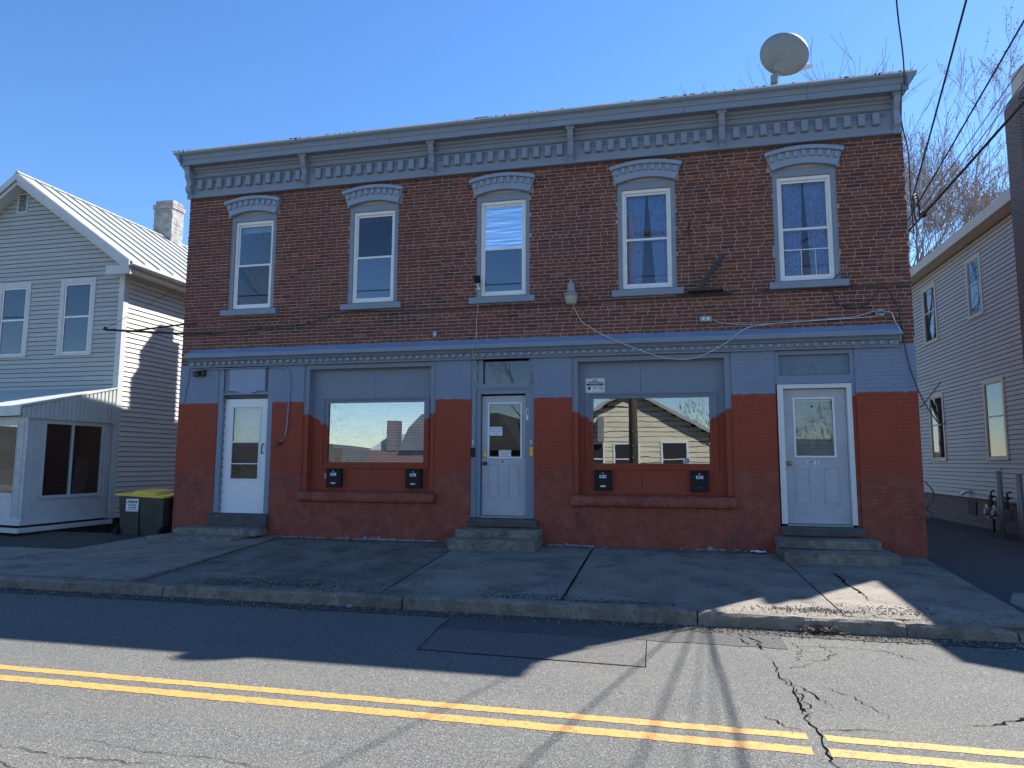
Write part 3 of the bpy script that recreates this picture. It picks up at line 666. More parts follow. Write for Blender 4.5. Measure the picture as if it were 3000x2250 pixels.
def brickgeo(g, x0, x1, z0, z1, yf, yb, rnd, chip=.004):
    b = .005
    def j(): return rnd.uniform(-chip, chip)*.5
    fr = [(x0+b+j(), yf+j(), z0+b+j()), (x1-b+j(), yf+j(), z0+b+j()), (x1-b+j(), yf+j(), z1-b+j()), (x0+b+j(), yf+j(), z1-b+j())]
    bk = [(x0, yf+b, z0), (x1, yf+b, z0), (x1, yf+b, z1), (x0, yf+b, z1)]
    b2 = [(x0, yb, z0), (x1, yb, z0), (x1, yb, z1), (x0, yb, z1)]
    g.add(fr+bk+b2, [(0, 1, 2, 3)]+[((i+1) % 4+o, i+o, i+o+4, (i+1) % 4+o+4) for o in (0, 4) for i in range(4)])
rnd = random.Random(21)
full = [q for q in rows if q[5]]
full.sort(key=lambda q: (Vector(((q[0]+q[1])/2, 0, (q[2]+q[3])/2))-CAM).length)
single = set(id(q) for q in full[:300])
variants = {}
for hd in (False, True):
    for k in range(20):
        g = MB(); g.tone = tone(rnd, hd, 0, 3.8); w = .104 if hd else .2065
        brickgeo(g, -w/2, w/2, -(CH-JT)/2, (CH-JT)/2, 0, .024, rnd); variants[hd, k] = g.mesh('brick', M['brick'])
# the object count comes from mesh data shared by forty brick shapes
g = MB()
for q in rows:
    x0_, x1_, za, zb, hd, _f = q; yf = -abs(rnd.gauss(0, .0022)); tilt = rnd.gauss(0, .0008)
    if id(q) in single:
        o = bpy.data.objects.new('brick', variants[hd, rnd.randrange(20)]); COL.objects.link(o); attach(o, B)
        o.location = ((x0_+x1_)/2, yf, (za+zb)/2); o.rotation_euler = (0, rnd.gauss(0, .006), 0); o.scale = ((x1_-x0_)/(.104 if hd else .2065), 1, 1)
    else:
        g.tone = tone(rnd, hd, x0_, za); brickgeo(g, x0_, x1_, za+tilt, zb+tilt, yf, .024, rnd)
stuff(g.build('brickwork', M['brick'], B, fix=False))
# painted bricks of the ground floor piers (joints filled by paint, only a trace of relief)
piers = [(X0, -8.402), (-7.238, -6.605), (-4.035, -3.395), (-2.28, -1.638), (.94, 1.595), (2.77, X1)]
g = MB()
for a, b in piers:
    zl = 1.02 if b < 2.8 else .35
    for q in brick_rows(zl, 3.18, a, b, [], lambda *k: True, int(a*7)+50, joint=.0055):
        yf = -.0034+rnd.gauss(0, .0005); x0_, x1_, za, zb = q[:4]
        bb = .0022
        g.add([(x0_+bb, yf, za+bb), (x1_-bb, yf, za+bb), (x1_-bb, yf, zb-bb), (x0_+bb, yf, zb-bb), (x0_, -.0005, za), (x1_, -.0005, za), (x1_, -.0005, zb), (x0_, -.0005, zb)],
              [(0, 1, 2, 3)]+[((i+1) % 4, i, i+4, (i+1) % 4+4) for i in range(4)])
stuff(g.build('painted_brickwork', M['pier'], B, fix=False))

g = MB(); rnd = random.Random(61); x = -7.15
while x < 1.45:
    w = rnd.uniform(.02, .09); dens = .5+.5*math.sin(x*2.3)+(.4 if x < -3.5 else -.2)
    if not (-3.6 < x < -2.1) and rnd.random() < dens: h = rnd.uniform(.004, .02)+(.03 if rnd.random() < .06 else 0); g.box(x, x+w, -rnd.uniform(.008, .03), .002, -.03, h)
    x += w
stuff(g.build('foot_mortar', pm('pale_splashed_mortar', (.34, .35, .37), (.22, .21, .2), 12, .9, .5, 40), B))
# ---- upper cornice
def boxpart(name, x0, x1, y0, y1, z0, z1, mat, parent, bev=.004, **k): return MB().bbox(x0, x1, y0, y1, z0, z1, bev).build(name, M[mat], parent, **k)
g = MB(); g.box(X0+.02, X1-.02, -.05, .009, 6.575, 7.12)
g.prism([(-.075, 6.51), (-.085, 6.52), (-.085, 6.565), (-.06, 6.58), (.009, 6.58), (.009, 6.51)], 'x', X0+.02, X1-.02)
cor = g.build('cornice', M['blue'], B)
g = MB()
g.prism([(-.051, 6.905), (-.07, 6.905), (-.10, 6.925), (-.105, 6.94), (-.08, 6.955), (-.051, 6.96)], 'x', X0+.03, X1-.03)
g.prism([(-.051, 7.02), (-.075, 7.02), (-.09, 7.05), (-.13, 7.07), (-.15, 7.105), (-.051, 7.105)], 'x', X0+.03, X1-.03)
g.build('bed_moulding', M['blue'], cor)
MB().box(X0-.02, X1+.02, -.272, -.0505, 7.108, 7.128).build('soffit', M['blue'], cor)
jx = [X0-.05, -7.1, -4.9, -2.3, .3, 2.2, X1+.04]
for a, b in zip(jx, jx[1:]):
    MB().bbox(a+.002, b-.002, -.30, -.274, 7.10, 7.205, .003).build('fascia_board', M['blue_peel'], cor)
    MB().prism([(-.275, 7.20), (-.305, 7.207), (-.315, 7.235), (-.335, 7.27), (-.385, 7.30), (-.392, 7.33), (-.275, 7.33)], 'x', a+.002, b-.002).build('crown_moulding', M['blue'], cor)
for sx, xx in ((-1, X0), (1, X1)):   # returns at both ends
    MB().prism([(xx, 7.13), (xx+sx*.05, 7.205), (xx+sx*.06, 7.235), (xx+sx*.085, 7.27), (xx+sx*.13, 7.30), (xx+sx*.135, 7.33), (xx, 7.33)], 'y', -.385, .5).build('cornice_return', M['blue'], cor)
# drip edge with tar runs
g = MB(); n = 260
for i in range(n):
    xa = X0-.14+(X1-X0+.28)*i/n; xb = X0-.14+(X1-X0+.28)*(i+1)/n
    g.box(xa, xb, -.402+jit(.002), -.30, 7.331, 7.357+jit(.0015))
g.build('drip_edge', M['white'], cor)
g = MB(); rnd = random.Random(31); x = X0-.14
def tarry(x): return .5+.5*math.sin(x*1.9+1)+.3*math.sin(x*5.3)
while x < X1+.13:
    w = rnd.uniform(.012, .05)
    if rnd.random() < .03+.42*max(0, tarry(x)-.25): h = rnd.uniform(.004, .014) if rnd.random() < .8 else rnd.uniform(.012, .034); g.box(x, x+w, -.4055, -.30, 7.3585-h, 7.361)
    else: g.box(x, x+w, -.38, -.30, 7.3575, 7.3615)
    x += w+.0005
stuff(g.build('tar_edge', M['tar'], cor))
BRX = [-9.195, -6.69, -4.145, -1.61, .90, 3.53]
for bi, c in enumerate(BRX):
    pr = [(-.052, 6.50), (-.105, 6.50), (-.11, 6.60), (-.135, 6.615), (-.165, 6.65), (-.175, 6.70), (-.15, 6.745), (-.14, 6.79), (-.165, 6.86), (-.20, 6.90), (-.215, 6.935), (-.20, 6.96), (-.225, 7.03), (-.235, 7.06), (-.052, 7.06)]
    br = MB().prism(pr, 'x', c-.05, c+.05).build('bracket', M['blue'], cor) if False else None
    br = MB().prism(pr, 'x', c-.05, c+.05).build('bracket', M['blue_hood'] if bi in (0, 5) else M['blue'], cor)
    MB().prism([(-.052, 7.061), (-.24, 7.061), (-.265, 7.105), (-.052, 7.105)], 'x', c-.08, c+.08).build('bracket_cap', M['blue'], cor)
    MB().prism([(-.106, 6.52), (-.12, 6.53), (-.13, 6.60), (-.111, 6.61)], 'x', c-.018, c+.018).build('bracket_drop', M['blue'], cor)
dm = MB().bbox(-.054, .054, -.115, -.0502, 6.672, 6.872, .012).mesh('dentil', M['blue'])
bays5 = [(-8.966, -6.842), (-6.42, -4.343), (-3.883, -1.81), (-1.33, .70), (1.132, 3.24)]
g = MB()
for a, b in bays5:
    for k in range(11):
        o = put('dentil', dm, cor); o.location = (a+(b-a)*k/10, 0, 0)
    for z in (6.80, 6.835, 6.868): g.prism([(-.0505, z), (-.068, z+.003), (-.068, z+.016), (-.0505, z+.02)], 'x', a-.16, b+.16)
g.build('reeding', M['blue'], cor)

# ---- window hoods, windows
def arc(c, hw, z_end, rise, n=14):
    return [(c-hw+2*hw*i/n, z_end+rise*(1-((i/n)*2-1)**2)) for i in range(n+1)]
def hood(c):
    out = arc(c, .59, 6.345, .085); inn = arc(c, .49, 6.075, .085)
    h = MB().prism(out+inn[::-1], 'y', -.075, .012).build('window_hood', M['blue_hood'], B)
    o2 = arc(c, .605, 6.352, .088); i2 = arc(c, .585, 6.292, .085)
    MB().prism(o2+i2[::-1], 'y', -.125, -.0752).build('hood_moulding', M['blue_hood'], h)
    for k in range(9):
        t = -1+2*(k+.5)/9; x = c+t*.55; z = 6.235+.085*(1-t*t); an = -math.atan(2*.085*t/.59)-t*.10
        d = MB().bbox(-.028, .028, -.108, -.0752, -.05, .052, .006).build('dentil', M['blue_hood'], h); d.location = (x, 0, z); d.rotation_euler = (0, -an, 0)
    return h
def upper_window(c, k):
    zs, zt = 4.235, 6.13
    w = MB()
    # casing: jambs and arched head
    w.box(c-.478, c-.41, .02, .12, zs+.004, 6.0); w.box(c+.41, c+.478, .02, .12, zs+.004, 6.0)
    w.prism(arc(c, .478, 6.08, .075)+[(c+.478, 5.985), (c-.478, 5.985)], 'y', .018, .125)
    win = w.build('window', M['blue'], B)
    MB().bbox(c-.588, c+.588, -.085, .10, 4.112, 4.225, .006).build('sill', M['blue'], win)
    f0, f1, z0, z1 = c-.408, c+.408, 4.265, 5.982
    w = MB(); w.box(f0, f0+.045, .05, .12, z0, z1); w.box(f1-.045, f1, .05, .12, z0, z1); w.box(f0+.0455, f1-.0455, .05, .12, z0, z0+.05); w.box(f0+.0455, f1-.0455, .05, .12, z1-.055, z1)
    w.build('frame', M['white'], win)
    zm = 5.09
    for nm, a, b, y in (('upper_sash', zm, z1-.056, .085), ('lower_sash', z0+.051, zm+.04, .062)):
        w = MB(); x0, x1 = f0+.046, f1-.046
        w.box(x0, x0+.028, y, y+.022, a, b); w.box(x1-.028, x1, y, y+.022, a, b); w.box(x0+.0285, x1-.0285, y, y+.022, b-.035, b); w.box(x0+.0285, x1-.0285, y, y+.022, a, a+.03)
        w.build(nm, M['white'], win)
    gu = {0: 'glass', 1: 'glass_dark', 2: 'glass_film', 3: 'glass', 4: 'glass'}[k]; gl = {0: 'glass_dark', 1: 'glass_blue', 2: 'glass_blue', 3: 'glass', 4: 'glass'}[k]
    MB().box(f0+.075, f1-.075, .093, .097, zm+.031, z1-.092).build('pane', M[gu], win)
    MB().box(f0+.075, f1-.075, .07, .074, z0+.082, zm+.004).build('pane', M[gl], win)
    return win
for k, c in enumerate(WC): hood(c); upper_window(c, k)
# hangings behind the panes
def hang(name, c, pts, y, mat, label, cat, wav=.012, z0=4.3, z1=5.95):
    """cloth with gentle folds, outline given by left/right x at top and bottom"""
    (a0, a1), (b0, b1) = pts; n = 40; v = []; fs = []
    for j, (z, l, r_) in enumerate(((z1, a0, a1), (z0, b0, b1))):
        for i in range(n+1): x = l+(r_-l)*i/n; v.append((x, y+wav*math.sin(i*1.3)+wav*.5*math.sin(i*.47), z))
    for i in range(n): fs.append((i+n+1, i+n+2, i+1, i))
    o = MB().add(v, fs).build(name, M[mat], None, fix=False); sm = o.modifiers.new('thickness', 'SOLIDIFY'); sm.thickness = .003
    return tag(o, label, cat)
c = WC[0]; hang('roller_shade', c, ((c-.36, c+.36), (c-.36, c+.36)), .19, 'shade', 'cream roller shade rolled high in the leftmost upper window', 'shade', 0, 5.80, 5.96)
c = WC[1]; hang('roller_shade', c, ((c-.36, c+.36), (c-.36, c+.36)), .19, 'shade', 'grey roller shade rolled up in the second upper window', 'shade', 0, 5.84, 5.96)
c = WC[2]
n, m_ = 40, 30; v = []
for j in range(m_+1):
    for i in range(n+1): v.append((c-.35+.7*i/n, .16+jit(.006)+.006*math.sin(j*2.1+i*.12), 5.10+.86*j/m_))
o = MB().add(v, [(j*(n+1)+i, j*(n+1)+i+1, (j+1)*(n+1)+i+1, (j+1)*(n+1)+i) for j in range(m_) for i in range(n)]).build('plastic_film', M['film'], None, True, fix=False)
tag(o, 'crinkled bright blue plastic film behind the middle upper window', 'film')
hang('curtain', c, ((c-.35, c+.35), (c-.35, c+.35)), .22, 'curtain_b', 'plain blue curtain behind the lower sash of the middle window', 'curtain', .01, 4.3, 5.10)
for c, wn in ((WC[3], 'second upper window from the right'), (WC[4], 'rightmost upper window')):
    lo = .10 if c < 0 else .05
    hang('curtain', c, ((c-.36, c-.005), (c-.36, c-lo)), .17, 'swirl', 'left blue scroll-patterned curtain in the '+wn, 'curtain')
    hang('curtain', c, ((c+.02, c+.36), (c+lo+.04, c+.36)), .17, 'swirl', 'right blue scroll-patterned curtain in the '+wn, 'curtain')
    hang('dark_gap_sheet', c, ((c-.06, c+.09), (c-.16, c+.2)), .24, 'room_dark', 'dark gap lining behind the parted curtains of the '+wn, 'curtain', .004)  # added near-black sheet stands for the dark room between the curtains
# insect screen insert bars in the rightmost window
c = WC[4]; sc = MB(); sc.box(c-.36, c+.36, .055, .061, 4.76, 4.775); sc.box(c-.08, c-.07, .055, .061, 4.32, 4.76); sc.box(c+.135, c+.142, .055, .061, 4.32, 4.76)
tag(sc.build('window_screen', M['white'], None), 'adjustable insect screen frame standing in the rightmost upper window', 'screen')

# ---- lower cornice
LC0, LC1 = -9.02, 3.39
g = MB(); g.prism([(.009, 3.13), (-.06, 3.13), (-.06, 3.155), (-.075, 3.16), (-.075, 3.235), (-.12, 3.24), (-.135, 3.262), (-.175, 3.29), (-.20, 3.295), (-.20, 3.355), (.009, 3.40)], 'x', LC0, LC1)
lcor = g.build('storefront_cornice', M['blue'], B)
n = 120; v = []
for i in range(n+1):
    x = LC0+.0+(LC1-LC0)*i/n
    v += [(x, .0, 3.492+jit(.006)), (x, -.012, 3.482+jit(.004)), (x, -.206, 3.364), (x, -.208, 3.348)]
MB().add(v, [(4*i+k, 4*i+k+1, 4*i+k+5, 4*i+k+4) for i in range(n) for k in range(3)]).build('flashing', M['flash'], lcor)
g = MB(); g.box(LC0-.02, LC1+.02, -.212, -.2005, 3.295, 3.345); g.build('edge_strip', M['blue_peel'], lcor)
nm = MB()
for i in range(96): x = LC0+.1+i*.128; nm.box(x-.003, x+.003, -.2135, -.2122, 3.331, 3.337)
stuff(nm.build('nail_head', M['dark'], lcor))
dm = MB().bbox(-.028, .028, -.118, -.0752, 3.170, 3.226, .005).mesh('dentil', M['blue_hood'])
for i in range(92):
    o = put('dentil', dm, lcor); o.location = (LC0+.12+i*(LC1-LC0-.24)/91, 0, 0)
# ---- storefront bays
def bay(xa, xb, gx0, gx1, mat_blind, which):
    cx = (xa+xb)/2; hw = (xb-xa)/2
    inner = paintwall('bay_recess_paint_'+which, 2.235, .034, 22, slopex=(cx, hw, .55), **TB)
    M['bin_'+which] = inner
    bay_ = MB(); bay_.box(xa+.002, xa+.10, .01, .12, .84, 3.125); bay_.box(xb-.10, xb-.002, .01, .12, .84, 3.125); bay_.box(xa+.1005, xb-.1005, .01, .12, 3.045, 3.125)
    for s in (xa+.015, xb-.025): bay_.box(s, s+.012, .002, .0098, .84, 3.125)
    w = bay_.build('storefront_window', M['bayframe'], B)
    # recess panels in two boards above, below and beside the glass
    t0, t1, tz0, tz1 = gx0-.115, gx1+.115, 1.245, 2.53
    jn = -5.28 if which == 'a' else -.50
    for z0, z1 in ((.835, tz0), (tz1, 3.044)):
        for a, b in ((xa+.1005, jn-.002), (jn+.002, xb-.1005)): MB().box(a, b, .16, .20, z0, z1).build('panel_board', inner, w)
    MB().box(xa+.1005, t0-.0005, .16, .20, tz0, tz1).build('panel_board', inner, w); MB().box(t1+.0005, xb-.1005, .16, .20, tz0, tz1).build('panel_board', inner, w)
    g = MB()
    for s in (xa+.0705, xb-.1125): g.box(s+.03, s+.042, .121, .1595, .84, 3.04) if False else None
    g.box(xa+.10, xa+.115, .121, .1595, .84, 3.045); g.box(xb-.115, xb-.10, .121, .1595, .84, 3.045); g.box(xa+.1155, xb-.1155, .121, .1595, 3.03, 3.045); g.build('stop_bead', inner, w)
    fr = MB()
    for o_, wd, y0 in ((0, .035, .125), (.036, .03, .145), (.067, .047, .165)):
        a, b, c, d = t0+o_, t1-o_, tz0+o_*.9, tz1-o_*.9
        fr.box(a, a+wd, y0, .225, c, d); fr.box(b-wd, b, y0, .225, c, d); fr.box(a+wd+.0003, b-wd-.0003, y0, .225, c, c+wd*.85); fr.box(a+wd+.0003, b-wd-.0003, y0, .225, d-wd*.85, d)
    fr.build('frame', inner, w)
    MB().box(gx0-.003, gx1+.003, .205, .211, 1.34, 2.43).build('pane', M['glass_bay' if which == 'b' else 'glass_bay1'], w)
    # rough stone sill
    n = 70; v = []; prof = [(.12, .835), (.02, .832), (-.055, .812), (-.085, .79), (-.095, .70), (-.08, .655), (-.01, .64)]; rn = random.Random(int(xa*10))
    for i in range(n+1):
        x = xa-.02+(xb-xa+.04)*i/n
        for k, (y, z) in enumerate(prof): v.append((x, y+rn.uniform(-.007, .007)*(2 < k < 6), z+rn.uniform(-.006, .006)*(k > 1)))
    k = len(prof); fs = [(i*k+j, (i+1)*k+j, (i+1)*k+j+1, i*k+j+1) for i in range(n) for j in range(k-1)]+[tuple(range(k)), tuple(range(n*k, n*k+k))[::-1]]
    MB().add(v, fs).build('sill', M['stucco'], w)
bay(-6.60, -4.04, -6.187, -4.315, None, 'a'); bay(-1.633, .935, -1.297, .593, None, 'b')
# blinds
def blind(x0, x1, z0, z1, step, y, mat, label, cut=None, wid=.024):
    b = empty('window_blind', ((x0+x1)/2, y, z1), label, 'blind')
    me = {}
    def sl(a, b_): return MB().add([(a, y-wid*.35, 0), (b_, y-wid*.35, 0), (b_, y+wid*.35, wid*.55), (a, y+wid*.35, wid*.55), (a, y-wid*.35, .0015), (b_, y-wid*.35, .0015), (b_, y+wid*.35, wid*.55+.0015), (a, y+wid*.35, wid*.55+.0015)],
                                 [(0, 1, 2, 3), (4, 5, 6, 7), (0, 1, 5, 4), (2, 3, 7, 6)]).mesh('slat', M[mat])
    full_, cut_ = sl(x0, x1), (sl(cut[0], x1) if cut else None)
    z = z0
    while z < z1-.02:
        o = put('slat', cut_ if cut and z < cut[1] else full_, None); o.parent = b; o.matrix_parent_inverse = Matrix.Translation(-Vector(b.location)); o.location = (0, 0, z); z += step
    MB().box(x0, x1, y-.02, y+.02, z1-.025, z1).build('head_rail', M[mat], b)
    return b
blind(-6.12, -4.33, 1.35, 2.45, .0285, .27, 'slat', 'white venetian blind with a broken corner in the left storefront window', (-5.93, 1.58), .03)

# ---- doors
def casing(x0, x1, name='door'):
    pass
# left entrance
d = MB(); d.box(-8.396, -8.30, .012, .14, .40, 3.125); d.box(-7.345, -7.244, .012, .14, .40, 3.125); d.box(-8.2995, -7.3455, .05, .14, 2.60, 3.125); d.box(-8.34, -7.31, .0, .0495, 2.60, 2.63)
doorL = d.build('entrance_surround', M['blue'], B)
sb = MB(); xs_ = [(-8.19+.77*i/24) for i in range(25)]
low = [(x, 2.655-.035*math.cos(max(-1, min(1, (x+7.805)/.22))*math.pi)*.5-.02*(abs(x+7.805) < .22)) for x in xs_]
sb.prism([(-8.19, 3.12), (-8.19, 2.66)]+[(x, z-.0) for x, z in low[1:-1]]+[(-7.42, 2.66), (-7.42, 3.12)], 'y', .012, .0495); sb.build('sign_board', M['flash'], doorL)
g = MB(); g.box(-8.205, -8.191, -.002, .0495, 2.66, 3.12); g.box(-7.419, -7.405, -.002, .0495, 2.66, 3.12); g.build('board_trim', M['blue'], doorL)
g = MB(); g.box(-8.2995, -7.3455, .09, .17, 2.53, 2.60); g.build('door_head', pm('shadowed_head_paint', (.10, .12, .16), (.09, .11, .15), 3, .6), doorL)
sd = MB(); zb_, zt_ = .395, 2.525; gx0, gx1, gz0, gz1 = -8.12, -7.555, 1.03, 2.365
sd.box(-8.279, gx0, .105, .135, zb_, zt_); sd.box(gx1, -7.375, .105, .135, zb_, zt_); sd.box(gx0, gx1, .105, .135, zb_, gz0); sd.box(gx0, gx1, .105, .135, gz1, zt_)
storm = sd.build('storm_door', M['white_door'], B)
g = MB()
for a, b, c_2, d_2 in ((gx0-.03, gx0, gz0-.03, gz1+.03), (gx1, gx1+.03, gz0-.03, gz1+.03)): g.box(a, b, .095, .1045, c_2, d_2)
for z in (gz0-.03, gz1): g.box(gx0+.0005, gx1-.0005, .095, .1045, z, z+.03)
g.box(gx0, gx1, .098, .118, 1.70, 1.725); g.box(gx0, gx1, .1, .115, 1.995, 2.003); g.box(gx0, gx1, .1, .112, 1.30, 1.318)
g.box(-8.297, -8.281, .09, .135, zb_, zt_+.02); g.box(-7.373, -7.347, .09, .135, zb_, zt_+.02); g.box(-8.28, -7.374, .09, .135, 2.5265, 2.545)
g.build('frame', M['white'], storm)
MB().box(gx0, gx1, .119, .123, 1.726, gz1).build('pane', M['glass'], storm); MB().box(gx0, gx1, .119, .123, gz0, 1.699).build('pane', M['glass_dark'], storm)
g = MB(); g.tube([(-7.465, .104, 1.50), (-7.465, .06, 1.52), (-7.458, .055, 1.60), (-7.455, .06, 1.66), (-7.455, .104, 1.68)], .012, 8); g.build('handle', M['black'], storm, True)
g = MB()
for i in range(14): z = .45+i*.155; g.box(-8.293, -8.285, .085, .09, z, z+.05)
stuff(g.build('hinge', M['dark'], storm))
# inner door behind the storm door, seen through the panes
g = MB(); g.box(-8.28, -7.37, .24, .28, .4, 2.52); g.box(-8.05, -7.6, .232, .239, 1.15, 1.55); g.build('inner_door', M['white'], storm)
# middle entrance
d = MB(); d.box(-3.388, -3.305, .012, .15, .42, 3.125); d.box(-2.37, -2.287, .012, .15, .42, 3.125); d.box(-3.304, -2.371, .02, .16, 2.60, 2.70); d.box(-3.304, -2.371, .002, .0195, 2.635, 2.665)
d.box(-3.304, -3.20, .05, .15, 2.701, 3.125); d.box(-3.304, -3.235, .04, .16, .42, 2.599); d.box(-2.44, -2.371, .04, .16, .42, 2.599); d.box(-3.2345, -2.4405, .04, .16, 2.53, 2.599)
d.box(-3.345, -3.335, .0, .0115, .42, 3.12); d.box(-2.335, -2.325, .0, .0115, .42, 3.12)
doorM = d.build('entrance_surround', M['blue'], B)
MB().box(-3.1995, -2.3715, .12, .125, 2.7015, 3.125).build('transom_pane', M['glass_dark'], doorM)
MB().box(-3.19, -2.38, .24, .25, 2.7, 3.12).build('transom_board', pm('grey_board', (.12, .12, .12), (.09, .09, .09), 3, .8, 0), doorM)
for s_, z in (('3', 2.83), ('8', 2.72)): text('number', s_, .13, (-2.327, -.001, z), M['blue_door'] if False else pm('faded_digit_paint', (.12, .15, .2), (.14, .17, .22), 9, .7, 0), doorM)
def door(x0, x1, z0, z1, gx0, gx1, gz0, gz1, y, mat, fmat, name='door'):
    g = MB(); g.box(x0, gx0, y, y+.04, z0, z1); g.box(gx1, x1, y, y+.04, z0, z1); g.box(gx0, gx1, y, y+.04, z0, gz0); g.box(gx0, gx1, y, y+.04, gz1, z1)
    dd = g.build(name, M[mat], B)
    g = MB(); w = .032
    g.bbox(gx0-w, gx0, y-.018, y, gz0-w, gz1+w, .006); g.bbox(gx1, gx1+w, y-.018, y, gz0-w, gz1+w, .006); g.bbox(gx0+.0005, gx1-.0005, y-.018, y, gz0-w, gz0, .006); g.bbox(gx0+.0005, gx1-.0005, y-.018, y, gz1, gz1+w, .006)
    g.build('frame', M[fmat], dd)
    MB().box(gx0, gx1, y+.012, y+.016, gz0, gz1).build('pane', M['glass'], dd)
    mid = (x0+x1)/2; pw = (x1-x0)*.215; pc = (x1-x0)*.235
    for s in (-1, 1):
        c = mid+s*pc; g = MB()
        for k, (ww, yy) in enumerate(((.0, .007), (.025, .004))):
            a, b, e, f2 = c-pw*.62+ww, c+pw*.62-ww, z0+.29+ww, z0+.86-ww
            g.bbox(a, a+.012, y-yy, y, e, f2, .003); g.bbox(b-.012, b, y-yy, y, e, f2, .003); g.bbox(a+.0125, b-.0125, y-yy, y, e, e+.012, .003); g.bbox(a+.0125, b-.0125, y-yy, y, f2-.012, f2, .003)
        g.build('raised_panel', M[mat], dd)
    return dd
dM = door(-3.222, -2.452, .455, 2.50, -3.09, -2.54, 1.45, 2.355, .115, 'blue_door', 'white')
g = MB(); g.box(-3.2345, -2.4405, .06, .15, .415, .448); g.build('door_sill', M['grey'], doorM)
g = MB(); g.bbox(-3.195, -3.125, .095, .1148, 1.43, 1.555, .006); kp = g.build('keypad_lock', M['brass'], dM)
g = MB(); g.lathe([(.025, 0), (.022, .012), (.0, .014)], (-3.16, .095, 1.468), 14, (0, -1, 0)); g.build('deadbolt', M['silver'], dM)
g = MB(); g.lathe([(.034, 0), (.03, .012), (.014, .016), (.014, .04), (.03, .05), (.032, .065), (.02, .075), (0, .076)], (-3.16, .1148, 1.335), 16, (0, -1, 0)); g.build('door_knob', M['dark'], dM, True)
def label(parent, s, x, z, w, h, y, size, name='number_label', sx=.8, bold=.0015):
    a = MB().box(x-w/2, x+w/2, y-.0015, y, z-h/2, z+h/2).build(name, M['paper'], parent)
    t = text('number', s, size, (x, y-.0032, z-.0), M['ink'], parent, bold=bold, sx=sx); return a
label(dM, '38', -2.86, 1.365, .072, .062, .113, .075)
tg = empty('number_tag', (-2.405, .02, 2.17), 'narrow white vertical tag reading 3 on the middle entrance frame', 'number tag')
MB().box(-2.43, -2.385, .036, .0395, 2.07, 2.265).build('plate', M['paper'], tg); text('number', '3', .12, (-2.407, .0345, 2.20), M['ink'], tg, bold=.002, sx=.75)
def notice(name, x, z, w, h, y, lines, label_, sz):
    e = empty(name, (x, y, z), label_, 'notice'); MB().box(x-w/2, x+w/2, y, y+.001, z-h/2, z+h/2).build('sheet', M['paper'], e)
    n_ = len(lines)
    for i, s in enumerate(lines): text('printed_line', s, sz, (x, y-.0012, z+h*(.5-(i+.75)/(n_+.5))), M['inkblue'] if name == 'paper_notice' and z > 1.8 else M['ink'], e, sx=.9)
notice('paper_notice', -2.975, 1.888, .225, .15, .122, ['PLEASE MAKE SURE', 'DOOR CLOSES ALL', 'THE WAY'], 'white paper notice in blue print at the left of the middle door glass', .026)
notice('paper_notice', -2.815, 1.51, .215, .105, .122, ['Thanks, UPS, USPS', 'Please place packages', 'inside hallway'], 'small white notice about packages at the foot of the middle door glass', .024)
# right entrance
d = MB(); d.box(1.602, 1.66, .02, .15, 2.60, 3.125); d.box(2.70, 2.763, .02, .15, .40, 3.125); d.box(1.6605, 2.6995, .10, .15, 2.73, 3.06); d.box(1.6605, 2.6995, .02, .15, 2.60, 2.7295); d.box(1.6605, 2.6995, .02, .15, 3.0605, 3.125)
doorR = d.build('entrance_surround', paintwall('right_jamb_paint', 2.40, .01), B)
g = MB(); g.box(1.72, 2.64, .094, .0998, 2.74, 3.05)
tp = g.build('transom_panel', pm('stained_blue_panel', (.15, .205, .27), (.17, .22, .28), 2, .6, .1, 30, dirt=(.12, .105, .06), dirt_amt=.75, dscale=3.0), doorR)
g = MB(); g.box(1.622, 1.708, -.012, .13, .43, 2.588); g.box(2.635, 2.70, -.012, .13, .43, 2.588); g.box(1.7085, 2.6345, -.012, .13, 2.525, 2.588)
g.box(1.622, 1.64, -.02, -.0125, .43, 2.588); g.box(2.682, 2.70, -.02, -.0125, .43, 2.588); g.box(1.6405, 2.6815, -.02, -.0125, 2.572, 2.588)
g.build('frame', M['white_peel'], doorR)
g = MB(); g.box(1.7085, 2.6345, .0, .14, .40, .43); g.build('door_sill', M['grey'], doorR)
dR = door(1.716, 2.628, .435, 2.518, 1.885, 2.435, 1.475, 2.355, .09, 'blue_door', 'white')
g = MB(); g.lathe([(.036, 0), (.032, .012), (.014, .016), (.014, .04), (.032, .05), (.034, .065), (.02, .078), (0, .079)], (1.775, .09, 1.355), 16, (0, -1, 0)); g.build('door_knob', M['brass'], dR, True)
label(dR, 'APT  2', 2.12, 1.372, .165, .05, .088, .055, sx=.85)
g = MB(); g.lathe([(0, 0), (.018, .001), (.018, .004), (0, .006)], (2.14, .098, 2.245), 12, (0, -1, 0)); tag(g.build('round_sticker', M['leaf'], None), 'small brown oval sticker on the right door glass', 'sticker')
blind(1.895, 2.425, 1.485, 2.35, .0215, .125, 'slat_c', 'cream venetian blind filling the glass of the right door', None, .018)
bl = MB(); bl.box(1.7, 2.64, .15, .17, .44, 2.52); bl.build('door_lining', M['shade'], dR)
label(B, '38', .235-.02, 1.39, .095, .085, .2045, .10, 'number_label')

